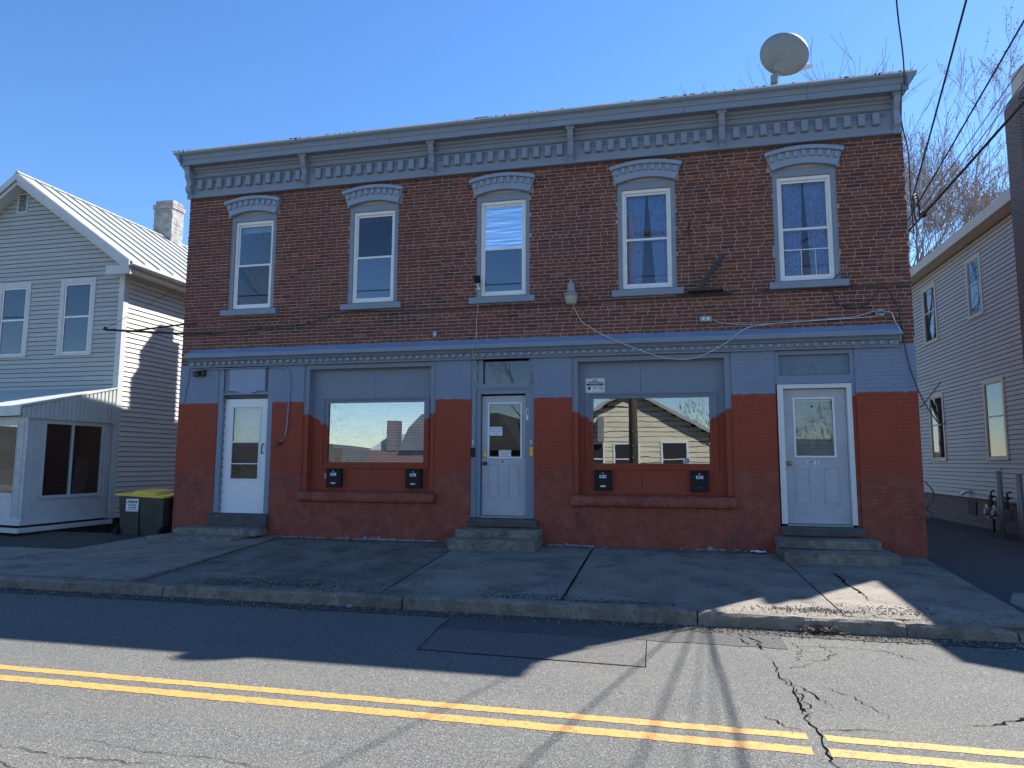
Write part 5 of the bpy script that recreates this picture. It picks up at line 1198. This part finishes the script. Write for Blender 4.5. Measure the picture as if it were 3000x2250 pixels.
for s in (1, -1):   # rake boards
    for x0_, x1_ in ((0, 1.55), (1.555, RX-APX)):
        za, zb = APZ+.06-SL*x0_, APZ+.06-SL*x1_; xa, xb = APX+s*x0_, APX+s*x1_
        MB().prism([(xa, za), (xb, zb), (xb, zb-.17), (xa, za-.17)], 'y', FY-.02, FY+.01).build('rake_board', M['trim'], roof)
        MB().prism([(xa, za-.171), (xb, zb-.171), (xb, zb-.27), (xa, za-.27)], 'y', FY+.03, FY+.05).build('rake_board', M['trim'], roof)
    xa, xb = APX, APX+s*(RX-APX)
    MB().prism([(xa, APZ-.13), (xb, RZ-.20), (xb, RZ-.215), (xa, APZ-.145)], 'y', FY+.05, HY).build('rake_soffit', M['trim'], roof)
MB().box(HX-.22, RX-.02, FY+.02, FY+.10, RZ-.30, RZ-.10).build('eave_return', M['trim'], roof)
g = MB(); g.box(HX+.02, RX-.03, FY+.12, BY, RZ-.21, RZ-.195); g.box(RX-.05, RX-.03, FY+.101, BY, RZ-.20, RZ-.03); g.build('eave_soffit', M['trim'], roof)
MB().prism([(RX-.029, RZ-.04), (RX-.029, RZ-.14), (RX+.05, RZ-.14), (RX+.085, RZ-.10), (RX+.085, RZ-.035), (RX+.07, RZ-.035), (RX+.07, RZ-.09), (RX-.02, RZ-.12), (RX-.02, RZ-.04)], 'y', FY-.01, BY).build('gutter', M['trim'], roof)
g = MB(); n = 24
cx0, cx1, cy0, cy1 = -15.35, -14.70, 6.05, 6.55
def rrows(g, x0, x1, y0, y1, z0, z1):
    z = z0
    while z < z1:
        j = jit(.006); g.box(x0+j, x1+j, y0+j, y1+j, z, min(z+.066, z1)-.008); g.box(x0+.012, x1-.012, y0+.012, y1-.012, min(z+.066, z1)-.008, min(z+.066, z1)); z += .066
rrows(g, cx0, cx1, cy0, cy1, 7.3, 9.02); rrows(g, cx0-.03, cx1+.03, cy0-.03, cy1+.03, 9.02, 9.16); rrows(g, cx0+.02, cx1-.02, cy0+.02, cy1-.02, 9.16, 9.29)
g.build('chimney', M['chim'], roof)
# enclosed porch with awning
PX = -12.03; PY0 = -.66
P_ = MB()
pf = [(-18.5, PY0+1.6), (PX-1.1, PY0+.02), (PX, PY0)]
P_.box(PX-.06, PX, PY0+.0, HY-.06, .20, .64); P_.box(PX-.06, PX, PY0, PY0+.36, .64, 2.2); P_.box(PX-.06, PX, HY-.26, HY-.06, .64, 2.2); P_.box(PX-.06, PX, PY0+.361, HY-.261, 2.13, 2.2)
def fx(x): return PY0+ (PX-x)*.19         # porch front runs back to the left
def seg(g, xa, xb, z0, z1, th=.06, o=0):
    ya, yb = fx(xa)-o, fx(xb)-o; v = [(xa, ya, z0), (xb, yb, z0), (xb, yb+th, z0), (xa, ya+th, z0), (xa, ya, z1), (xb, yb, z1), (xb, yb+th, z1), (xa, ya+th, z1)]
    g.add(v, [(0, 3, 2, 1), (4, 5, 6, 7), (0, 1, 5, 4), (1, 2, 6, 5), (2, 3, 7, 6), (3, 0, 4, 7)])
seg(P_, -18, PX-.001, .20, .66); seg(P_, -18, PX-.001, 2.12, 2.2); seg(P_, PX-.30, PX-.001, .66, 2.12)
porch = P_.build('porch', M['trim'], H)
MB().add([(PX-.001, HY, 2.21), (PX-.001, PY0, 2.21), (-18, fx(-18), 2.21), (-18, HY, 2.21)], [(0, 1, 2, 3)]).build('porch_ceiling', M['trim'], porch, fix=False)
g = MB(); g.box(-12.9, -12.85, -.2, 1.4, .2, 2.2); g.add([(PX-.07, HY-.02, .2), (PX-.07, HY-.02, 2.2), (-18, HY-.02, 2.2), (-18, HY-.02, .2)], [(0, 1, 2, 3)]); g.add([(PX-.07, HY, .21), (PX-.07, PY0+.08, .21), (-18, fx(-18)+.1, .21), (-18, HY, .21)], [(0, 1, 2, 3)])
g.build('porch_room', pm('dim_room', (.24, .235, .22), (.18, .175, .165), 2, .9, 0), porch)
# side window with centre mullion
wy0, wy1, wz0, wz1 = PY0+.36, HY-.26, .64, 2.13
g = MB(); g.box(PX-.04, PX+.012, wy0, wy0+.05, wz0, wz1); g.box(PX-.04, PX+.012, wy1-.05, wy1, wz0, wz1); g.box(PX-.04, PX+.012, wy0+.05, wy1-.05, wz1-.05, wz1); g.box(PX-.04, PX+.03, wy0+.0, wy1, wz0-.03, wz0+.03); g.box(PX-.03, PX+.01, .365, .405, wz0+.03, wz1-.05)
pwn = g.build('porch_window', M['trim'], porch)
MB().box(PX-.02, PX-.016, wy0+.05, .365, wz0+.03, wz1-.05).build('pane', M['glass_dark'], pwn) if False else put('pane', MB().box(PX-.02, PX-.016, wy0+.05, .365, wz0+.03, wz1-.05).mesh('pane', M['glass']), porch)
put('pane', MB().box(PX-.02, PX-.016, .405, wy1-.05, wz0+.03, wz1-.05).mesh('pane', M['glass']), porch)
g = MB()
for yy in (PY0+.12, PY0+.24, HY-.2): MB().box(PX, PX+.012, yy, yy+.02, .25, 2.13).build('batten', M['trim'], porch)
MB().box(PX, PX+.008, .86, .865, .22, .6).build('batten', M['trim'], porch)
lb = empty('leaning_boards', (PX-.25, .85, .2), 'pale boards leaning inside the porch behind its side window', 'boards')
for yy, hh, tt in ((.72, 1.42, .0), (.86, 1.40, .05), (.98, 1.36, .08)): MB().add([(PX-.14-tt, yy-.14, .3), (PX-.14-tt, yy-.03, .3), (PX-.14-tt, yy+.10, hh), (PX-.14-tt, yy-.0, hh), (PX-.18-tt, yy-.14, .3), (PX-.18-tt, yy-.03, .3), (PX-.18-tt, yy+.10, hh), (PX-.18-tt, yy, hh)], [(0, 1, 2, 3), (7, 6, 5, 4), (0, 4, 5, 1), (1, 5, 6, 2), (2, 6, 7, 3), (3, 7, 4, 0)]).build('board', M['white'], lb)
# front window, scroll post
g = MB(); seg(g, -18, PX-.30, 2.04, 2.119, .05, .01); seg(g, -18, PX-.30, .661, .73, .05, .02); g.build('front_frame', M['trim'], porch)
g = MB(); seg(g, -18, PX-.301, .731, 2.039, .005, -.03); g.build('pane', M['glass'], porch)
sc_ = MB()
for k in range(6):
    zz = .42+k*.30
    for s in (1, -1):
        Pp = []
        for i in range(14):
            t = i/13*4.2; r_ = .055*(1-i/18); Pp.append((PX-.16+s*r_*math.cos(t+k)*.8, fx(PX-.16)-.03, zz+s*.07+r_*math.sin(t+k)))
        sc_.tube(Pp, .006, 5)
sc_.box(PX-.245, PX-.235, fx(PX-.2)-.04, fx(PX-.2)-.02, .26, 2.1); sc_.box(PX-.075, PX-.065, fx(PX-.07)-.04, fx(PX-.07)-.02, .26, 2.1)
sc_.build('scroll_ironwork', M['trim'], porch)
# base: ledge and skirt
g = MB(); g.box(PX-.05, PX+.03, PY0-.05, HY-.03, .13, .199); g.box(PX-.05, PX+.10, PY0-.12, HY+.02, .0, .085); seg(g, -18, PX-.051, .13, .199, .1, .05); seg(g, -18, PX-.051, .0, .085, .1, .12); g.build('base_ledge', M['trim'], porch)
g = MB(); g.box(PX-.10, PX-.02, PY0+.15, HY, -.3, -.01); g.build('foundation', M['dirt'], porch)
# awning: ribbed sheets, top slope and right end panel
aw = MB(); aw.add([(PX-.02, HY, 2.92), (PX-.02, PY0-.18, 2.36), (-18, fx(-18)-.18, 2.36), (-18, HY, 2.92)], [(0, 1, 2, 3)]); awn = aw.build('awning', M['awning'], H, fix=False)
g = MB(); n = 44
for i in range(n):
    xa = -18+(PX+.02+18)*i/n; xb = -18+(PX+.02+18)*(i+1)/n-.03
    ya = fx(xa)-.22
    v = [(xa, HY, 2.95), (xb, HY, 2.95), (xb, ya, 2.375), (xa, ya, 2.375), (xa, HY, 2.97), (xb, HY, 2.97), (xb, ya, 2.395), (xa, ya, 2.395)]
    g.add(v, [(4, 5, 6, 7), (0, 3, 7, 4), (1, 5, 6, 2), (3, 2, 6, 7)])
    g.add([(xa, ya-.01, 2.39), (xb, ya-.01, 2.39), (xb, ya-.01, 2.20), (xa, ya-.01, 2.20)], [(0, 1, 2, 3)]); g.add([(xb, ya-.01, 2.39), (xb+.03, ya+.015, 2.39), (xb+.03, ya+.015, 2.20), (xb, ya-.01, 2.20)], [(0, 1, 2, 3)])
g.build('ribbed_sheet', M['awning'], awn, fix=False)
g = MB(); n = 22; ya0, ya1 = PY0-.2, HY-.04
for i in range(n):
    a = ya0+(ya1-ya0)*i/n; w_ = (ya1-ya0)/n; zt = lambda y: 2.375+(y-ya0)/(HY-ya0)*.575-.02
    b1, b2_ = a+w_*.62, a+w_
    g.add([(PX+.06, a, 2.165), (PX+.06, b1, 2.165), (PX+.06, b1, zt(b1)), (PX+.06, a, zt(a))], [(0, 1, 2, 3)])
    g.add([(PX+.06, b1, 2.165), (PX+.035, b1+.012, 2.165), (PX+.035, b1+.012, zt(b1)), (PX+.06, b1, zt(b1))], [(0, 1, 2, 3)])
    g.add([(PX+.035, b1+.012, 2.165), (PX+.035, b2_-.0, 2.165), (PX+.035, b2_, zt(b2_)), (PX+.035, b1+.012, zt(b1))], [(0, 1, 2, 3)])
    g.add([(PX+.035, b2_, 2.165), (PX+.06, b2_, 2.165), (PX+.06, b2_, zt(b2_)), (PX+.035, b2_, zt(b2_))], [(0, 1, 2, 3)])
g.build('end_panel', M['awning'], awn, fix=False)
MB().prism([(ya0-.03, 2.365), (HY, 2.945), (HY, 2.975), (ya0-.03, 2.395)], 'x', PX-.02, PX+.075).build('edge_trim', M['awning'], awn)

# ================================================================== wheelie bin
BN = empty('wheeled_bin', (-9.75, .25, -.17), 'black wheeled bin with a yellow lid in the gap between the buildings', 'wheeled bin')
def frustum(g, x0, x1, y0, y1, z0, z1, t):
    v = [(x0+t, y0+t, z0), (x1-t, y0+t, z0), (x1-t, y1-t, z0), (x0+t, y1-t, z0), (x0, y0, z1), (x1, y0, z1), (x1, y1, z1), (x0, y1, z1)]
    g.add(v, [(0, 3, 2, 1), (4, 5, 6, 7), (0, 1, 5, 4), (1, 2, 6, 5), (2, 3, 7, 6), (3, 0, 4, 7)])
g = MB(); frustum(g, -10.36, -9.36, -.12, .75, -.17, .68, .05); g.box(-9.93, -9.90, -.125, -.10, -.1, .6); g.box(-9.75, -9.58, -.112, -.09, .10, .115); g.box(-10.36, -9.36, -.14, -.121, .64, .68)
bd = g.build('body', M['bin'], BN)
g = MB(); v = [(-10.40, -.17, .70), (-9.34, -.17, .655), (-9.34, .8, .70), (-10.40, .8, .74), (-10.40, -.17, .73), (-9.34, -.17, .685), (-9.34, .8, .745), (-10.40, .8, .79)]
g.add(v, [(0, 3, 2, 1), (4, 5, 6, 7), (0, 1, 5, 4), (1, 2, 6, 5), (2, 3, 7, 6), (3, 0, 4, 7)]); g.add([(-10.1, -.10, .715), (-9.55, -.10, .69), (-9.55, .5, .74), (-10.1, .5, .765), (-10.05, -.05, .785), (-9.6, -.05, .755), (-9.6, .45, .79), (-10.05, .45, .81)], [(4, 5, 6, 7), (0, 1, 5, 4), (1, 2, 6, 5), (2, 3, 7, 6), (3, 0, 4, 7)])
g.build('lid', M['yellow'], BN)
MB().box(-10.18, -9.905, -.132, -.1255, .40, .635).build('sticker', M['paper'], BN)
text('printed_line', 'SUPERIOR', .065, (-10.042, -.1335, .575), M['ink'], BN, bold=.002, sx=.78, shear=.2)
text('printed_line', 'RECYCLING', .036, (-10.042, -.1335, .515), M['ink'], BN, bold=.001, sx=.85)
text('printed_line', '518-677-8888', .036, (-10.042, -.1335, .47), M['ink'], BN, bold=.001, sx=.85)
MB().box(-10.15, -9.93, -.1338, -.1323, .427, .437).build('printed_line', M['inkblue'], BN)
for x in (-10.38, -9.42):
    g = MB(); g.lathe([(0, 0), (.15, 0), (.16, .02), (.16, .06), (0, .06)], (x-.02, -.02, -.03), 18, (1, 0, 0)); g.build('wheel', M['black'], BN)
MB().tube([(-10.38, .80, .62), (-10.38, .86, .68), (-9.4, .86, .66), (-9.4, .80, .60)], .018, 6).build('handle', M['black'], BN)

# ================================================================== GREY HOUSE ON THE RIGHT
GX = 7.48; GY0 = 1.1; GY1 = 17.0
G = empty('grey_house', (10.5, GY0, -.3), 'grey vinyl-sided house with tan window trim right of the driveway', 'house')
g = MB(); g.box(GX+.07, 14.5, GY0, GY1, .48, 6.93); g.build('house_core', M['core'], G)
MB().box(GX+.05, 14.4, GY0+.05, GY1, -.5, .479).build('foundation', M['brick_found'], G)
gw = [(10.20, 11.35, 1.43, 3.36), (6.48, 7.61, 1.44, 3.38), (10.25, 11.35, 4.86, 6.58), (7.23, 8.12, 5.0, 6.55)]
z = .48; ex = .109
while z < 6.87:
    segs = [(GY0, GY1)]
    for a, b, c2, d2 in gw:
        if z > c2-.005 and z+ex < d2+.02:
            ns = []
            for s, e2_ in segs:
                if e2_ <= a or s >= b: ns.append((s, e2_))
                else:
                    if s < a: ns.append((s, a))
                    if e2_ > b: ns.append((b, e2_))
            segs = ns
    for s, e2_ in segs:
        m1 = 3.2+((int(z/ex)*5) % 8)*1.35
        if s+.3 < m1 < e2_-.3: vboard(s, m1-.002, z, ex, GX, -1, 'siding_grey', G); vboard(m1+.002, e2_, z-.001, ex, GX-.0015, -1, 'siding_grey', G)
        else: vboard(s, e2_, z, ex, GX, -1, 'siding_grey', G)
    z += ex
for y0, y1, z0, z1 in gw:
    g = MB(); t = .10
    g.box(GX-.03, GX+.02, y0, y0+t, z0+.07, z1); g.box(GX-.03, GX+.02, y1-t, y1, z0+.07, z1); g.box(GX-.03, GX+.02, y0+t+.0005, y1-t-.0005, z1-t, z1); g.box(GX-.045, GX+.02, y0-.01, y1+.01, z0, z0+.07)
    w = g.build('window', M['tan'], G); a, b, c2, d2 = y0+t, y1-t, z0+.07, z1-t; zm = (c2+d2)/2+.08
    g = MB(); f_ = .03
    g.box(GX-.012, GX+.01, a, a+f_, c2, d2); g.box(GX-.012, GX+.01, b-f_, b, c2, d2); g.box(GX-.012, GX+.01, a+f_, b-f_, c2, c2+f_); g.box(GX-.012, GX+.01, a+f_, b-f_, d2-f_, d2); g.box(GX-.016, GX+.01, a+f_, b-f_, zm-.018, zm+.018)
    g.build('frame', M['tan'], w)
    MB().box(GX-.004, GX, a+f_, b-f_, zm+.018, d2-f_).build('pane', M['glass_house'], w); MB().box(GX-.004, GX, a+f_, b-f_, c2+f_, zm-.018).build('pane', M['glass_dark'], w)
    MB().box(GX+.006, GX+.009, a, b, c2, d2).build('backing', M['room_dark'], w)
g = MB(); g.prism([(GX-.36, 7.17), (11, 9.5), (14.84, 7.17), (14.84, 7.11), (GX-.36, 7.11)], 'y', GY0-.3, GY1+.3)
gr_ = g.build('roof', M['roofing'], G)
MB().box(GX-.385, GX-.3605, GY0-.3, GY1+.3, 6.93, 7.18).build('fascia_board', M['tan'], gr_)
for i in range(44): MB().box(GX-.36, GX+.01, GY0-.3+i*.37+.003, GY0-.3+(i+1)*.37-.003, 6.936, 6.95).build('soffit_board', M['tan'], gr_)
MB().prism([(GX+.02, 6.935), (11, 9.2), (14.5, 6.935)], 'y', GY0+.01, GY0+.12).build('gable_wall', M['siding_grey'], G)
g = MB(); CX0, CX1, CY0_, CY1_ = GX-.48, GX-.03, 3.78, 4.44
g.box(CX0, GX-.015, CY0_, CY1_, -.4, 6.9); g.box(CX0, CX0+.27, CY0_+.04, CY1_, 6.9, 8.75)
g.prism([(CX0, 8.751), (CX0, 8.80), (CX0+.12, 9.0), (CX0+.27, 9.0), (CX0+.27, 8.751)], 'y', CY0_+.0, CY1_)
g.build('chimney', M['brick_grey'], G); MB().box(CX0+.12, CX0+.26, CY0_+.1, CY1_-.12, 9.001, 9.48).build('chimney_cap', M['tan'], G)
MB().box(GX+.02, GX+.06, 8.6, 9.1, .05, .40).build('cellar_window', M['rust'], G)
g = MB(); g.tube([(GX-.02, 8.75, .64), (GX-.10, 8.75, .65), (GX-.14, 8.8, .62), (GX-.14, 8.95, .57)], .045, 8); e = tag(g.build('dryer_vent', M['white'], None, True), 'white plastic elbow vent on the grey siding', 'vent')
# steel posts and gas meters
for i, (y, zt) in enumerate(((5.43, 1.18), (4.55, 1.13))):
    g = MB(); g.tube([(6.8, y, -.4), (6.8, y, zt)], .058, 12); g.lathe([(.059, 0), (.045, .02), (0, .03)], (6.8, y, zt), 12)
    tag(g.build('steel_post', M['grey'], None, True), ('grey steel guard post farther from the street', 'grey steel guard post nearer the street')[i], 'post', 'guard posts by the gas meters')
def meter(y, k):
    e = empty('gas_meter', (7.16, y, .3), ('leftmost of the gas meters, farthest back', 'second gas meter from the left, before the first post', 'gas meter just behind the first post', 'gas meter between the two guard posts', 'gas meter nearest the street by the second post')[k], 'gas meter', 'row of gas meters')
    g = MB(); g.bbox(7.08, 7.24, y-.09, y+.09, .12, .36, .02); g.lathe([(0, 0), (.085, 0), (.085, .05), (.05, .07), (0, .07)], (7.09, y, .24), 14, (-1, 0, 0)); g.build('meter_body', M['grey'], e)
    g = MB(); g.tube([(7.16, y-.06, .36), (7.16, y-.06, .62), (7.16, y-.06, .70), (7.16, y-.16, .74), (7.16, y-.22, .74)], .022, 8); g.tube([(7.16, y+.06, .36), (7.16, y+.06, .60), (7.3, y+.06, .60)], .02, 8); g.lathe([(0, -.04), (.045, -.03), (.045, .03), (0, .04)], (7.16, y-.06, .60), 10); g.build('meter_pipe', M['dark'], e)
    MB().box(7.06, 7.08, y-.05, y+.05, .36, .42).build('dial_cover', M['paper'], e)
for k, y in enumerate((6.85, 6.45, 6.05, 5.1, 4.75)): meter(y, k)
g = MB(); g.tube([(7.3, 7.1, .50), (7.3, 4.5, .48)], .025, 8); g.tube([(7.3, 7.1, .50), (7.3, 7.1, -.3)], .025, 8); tag(g.build('gas_pipe', M['dark'], None, True), 'dark gas header pipe behind the row of meters', 'pipe')
g = MB(); g.tube([(7.45, 6.9, .5), (7.44, 6.95, .9), (7.45, 6.92, 1.15), (7.44, 6.85, 1.27)], .006, 5); tag(g.build('loose_wire', M['rubber'], None), 'loose black wire hanging on the grey siding above the meters', 'wire')

# ================================================================== TREES
def bare_tree(name, x, y, z0, h, seed, lab, buds=True, spread=.55, levels=6, tr=.16, lean=0, n_up=5, grp=None):
    rnd = random.Random(seed); segs = []; tips = []
    def grow(p, d, L, r0, lev):
        n = 4; pts = [p]; rr = [r0]
        for i in range(n):
            d = (d+Vector((rnd.gauss(0, .10), rnd.gauss(0, .10), rnd.gauss(0, .06)+.05))).normalized(); p = p+d*(L/n); pts.append(p); rr.append(max(.0075, r0*(1-.42*(i+1)/n)))
        segs.append((pts, rr, lev))
        if lev >= levels: tips.append(pts); return
        k = rnd.choice((2, 3, 3)) if lev else n_up
        for q in range(k):
            a = rnd.uniform(0, 6.28); s = rnd.uniform(.25, spread+.12*lev*.3)
            side = d.cross(Vector((math.cos(a), math.sin(a), .2))).normalized()
            grow(pts[rnd.choice((2, 3, 4)) if q else 4], (d+side*s).normalized(), L*rnd.uniform(.62, .86), rr[-1]*rnd.uniform(.62, .88), lev+1)
    grow(Vector((x, y, z0)), Vector((lean, 0, 1)).normalized(), h*.28, tr, 0)
    e = empty(name, (x, y, z0), lab, 'tree', grp)
    t = MB(); cr = MB()
    for pts, rr, lev in segs: (t if lev == 0 else cr).tube(pts, 0, 8 if lev < 2 else (5 if lev < 3 else 3), False, rr)
    t.build('trunk', M['bark'], e, True, fix=False); cr.build('crown', M['bark'], e, fix=False)
    if buds:
        b = MB()
        for pts in tips:
            for p in pts[1:]:
                for _ in range(2):
                    q = p+Vector((rnd.gauss(0, .05), rnd.gauss(0, .05), rnd.gauss(0, .05))); s = rnd.uniform(.015, .03)
                    b.add([q+Vector((s, 0, 0)), q+Vector((-s*.5, s*.8, 0)), q+Vector((-s*.5, -s*.8, 0)), q+Vector((0, 0, s*1.8))], [(0, 1, 3), (1, 2, 3), (2, 0, 3)])
        stuff(b.build('buds', M['bud'], e, fix=False))
    return e
p = shoot(2035, 560, 21); bare_tree('bare_tree', p.x-.8, p.y, 0, 17, 5, 'bare budding tree rising behind the grey house roof', True, .6, 7, .50, .03, 8)
p = shoot(1975, 430, 24); bare_tree('bare_tree', p.x-.3, p.y, 0, 19, 12, 'bare tree close beside the right corner of the brick building', True, .6, 6, .32, .05, 7)
p = shoot(1780, 130, 16); bare_tree('bare_tree', p.x-.5, p.y, 0, 18.5, 16, 'bare tree whose twig tips show over the cornice near the dish', False, .42, 6, .2, .04, 5)

p = shoot(1872, 120, 17); bare_tree('bare_tree', p.x-.4, p.y, 0, 18.5, 41, 'bare tree whose few long twigs show over the cornice end', False, .40, 6, .2, .02, 5)

rnd = random.Random(88); g = MB()
for i in range(26000):
    x = rnd.uniform(-110, 110); hh = 4.6+1.6*math.sin(x*.11)+1.1*math.sin(x*.37+1)+.8*math.sin(x*1.1); z = hh*rnd.random()**.8; y = -52+rnd.uniform(-4, 4); a = rnd.uniform(0, 6.28); l_ = rnd.uniform(.3, 1.0); w_ = rnd.uniform(.012, .035)+(.12 if z < 1.2 else 0)
    dx, dz = math.cos(a)*l_*.6, abs(math.sin(a))*l_; g.add([(x-w_, y, z), (x+w_, y+.1, z), (x+dx, y+rnd.uniform(-.3, .3), z+dz)], [(0, 1, 2)])
tag(stuff(g.build('woods', pm('winter_woods', (.10, .088, .062), (.16, .14, .10), .5, .95, 0), None, fix=False)), 'line of leafless woods and scrub behind the houses across the street', 'woods')
# ================================================================== ACROSS THE STREET (seen mirrored in the glass)
OY = -17.5; AX, AZ, EXr, EZr = -1.7, 4.35, 1.65, 2.5
O = empty('cream_house', (AX, OY, 0), 'cream clapboard gabled house across the street, mirrored in the right storefront', 'house')
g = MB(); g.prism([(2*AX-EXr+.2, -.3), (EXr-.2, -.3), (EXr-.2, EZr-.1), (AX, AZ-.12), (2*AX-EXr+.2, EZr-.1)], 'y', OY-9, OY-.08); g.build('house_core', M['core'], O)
z = -.1
while z < AZ-.25:
    hwid = (AZ-.15-z)/((AZ-EZr)/(EXr-AX)); a = max(2*AX-EXr+.2, AX-hwid); b = min(EXr-.2, AX+hwid)
    v = [(a, OY+.02, z), (b, OY+.02, z), (b, OY+.0, z+.185), (a, OY+.0, z+.185), (a, OY-.06, z), (b, OY-.06, z)]
    MB().add(v, [(0, 1, 2, 3), (4, 5, 1, 0)]).build('siding_board', M['siding_cream'], O); z += .21
g = MB(); dz = (AZ-EZr)/(EXr-AX); xl_ = 2*AX-EXr-.2; xr_ = EXr+.2; zl_ = EZr-.2*dz
g.prism([(AX, AZ+.1), (xr_, zl_+.1), (xr_, zl_-.05), (AX, AZ-.05), (xl_, zl_-.05), (xl_, zl_+.1)], 'y', OY-9.2, OY+.35); orf = g.build('roof', M['metalroof'], O)
for a, b, c2, d2 in ((-3.55, -2.85, .9, 2.1), (-2.35, -1.4, .9, 2.1), (-.4, .55, .9, 2.15)):
    g = MB(); g.box(a-.08, a, OY+.02, OY+.05, c2, d2); g.box(b, b+.08, OY+.02, OY+.05, c2, d2); g.box(a-.08, b+.08, OY+.02, OY+.05, d2, d2+.08); g.box(a-.08, b+.08, OY+.02, OY+.05, c2-.06, c2); g.box(a, b, OY+.022, OY+.04, 1.45, 1.5)
    w = g.build('window', M['white'], O); MB().box(a, b, OY+.02, OY+.025, c2, 1.45).build('pane', M['room_dark'], w); MB().box(a, b, OY+.02, OY+.025, 1.5, d2).build('pane', M['room_dark'], w)
g = MB(); g.box(-3.05, -2.8, OY+.05, OY+.3, 2.2, 3.25); g.build('flue', M['grey'], O)
v = []; fs = []; n = 160
for i in range(n+1):
    a = 2*math.pi*i/n; h = 6+2*math.sin(a*3)+1.5*math.sin(a*7+1)+1*math.sin(a*19)
    for rr, hh in ((150, -.5), (185, h*.75), (240, h*1.25), (330, h*1.4)): v.append((rr*math.sin(a), rr*math.cos(a), hh+jit(.5)*(hh > 0)))
struct(MB().add(v, [(4*i+k, 4*i+4+k, 4*i+5+k, 4*i+1+k) for i in range(n) for k in range(3)]).build('hills', pm('wooded_hillside', (.07, .062, .045), (.11, .095, .07), .08, .95, 0), None, fix=False))
PO = empty('utility_pole', (-1.25, -11.1, -.16), 'weathered wooden utility pole mirrored in the right storefront window', 'utility pole')
g = MB(); g.tube([(-1.25, -11.1, -.3), (-1.25, -11.1, 5), (-1.22, -11.1, 9.6)], .13, 12, rads=[.15, .135, .11]); g.build('shaft', M['pole'], PO, True)
g = MB(); g.box(-2.3, -.1, -11.25, -11.15, 8.9, 9.02); g.build('crossarm', M['pole'], PO)
g = MB()
for z in (1.5, 1.9, 2.35): g.lathe([(0, 0), (.03, 0), (.03, .02), (0, .02)], (-1.25, -10.955, z), 8, (0, 1, 0))
g.build('pole_tag', M['silver'], PO)
# brick house and chimney mirrored in the left storefront
Q = empty('brick_house', (-11, -21, 0), 'low brick house with a chimney across the street, mirrored in the left storefront', 'house')
g = MB(); g.box(-15.2, -7.2, -27, -21, -.3, 1.9); g.build('wall', M['brick_side'], Q)
g = MB(); g.prism([(-13.4, 1.9), (-12.9, 3.0), (-12.2, 3.7), (-8.2, 3.7), (-7.0, 1.9)], 'y', -27.2, -20.8); g.build('roof', M['roofing'], Q)
MB().box(-14.1, -13.55, -21.6, -20.95, 1.9, 3.4).build('chimney', M['brick_grey'], Q)
g = MB(); g.prism([(-15.4, 1.92), (-13.45, 1.92), (-13.45, 2.75), (-14.2, 2.7)], 'y', -26, -21.7); g.build('white_gable', M['trim'], Q)
for k, (x, y, h, sd, lab) in enumerate(((-8, -26, 16, 31, 'bare tree across the street between the two houses'), (4.5, -25, 17, 32, 'bare tree across the street right of the cream house'), (-23, -25, 20, 33, 'bare tree across the street at the far left'), (9.5, -22, 11, 34, 'bare tree across the street opposite the grey house'))):
    bare_tree('bare_tree', x, y, -.2, h, sd, lab, False, .55, 6, .25, 0, 5, 'bare trees across the street')
rnd = random.Random(77); ev = empty('evergreen_tree', (-5.6, -21.5, -.2), 'dark evergreen beside the cream house across the street', 'tree')
MB().tube([(-5.6, -21.5, -.2), (-5.6, -21.5, 7)], .15, 8, rads=[.16, .03]).build('trunk', M['bark'], ev)
g = MB()
for _ in range(2600):
    h = rnd.uniform(.05, 1)**.8; rr = (1-h)*1.6*rnd.uniform(.3, 1.05); a = rnd.uniform(0, 6.28); q = Vector((-5.6+rr*math.cos(a), -21.5+rr*math.sin(a), .8+h*6.4)); s = rnd.uniform(.08, .2); b_ = Vector((math.cos(a), math.sin(a), -.35))*s; c3_ = Vector((-math.sin(a), math.cos(a), 0))*s*.35
    g.add([q-b_*.4-c3_, q+b_, q-b_*.4+c3_], [(0, 1, 2)])
stuff(g.build('foliage', M['ever'], ev, fix=False))
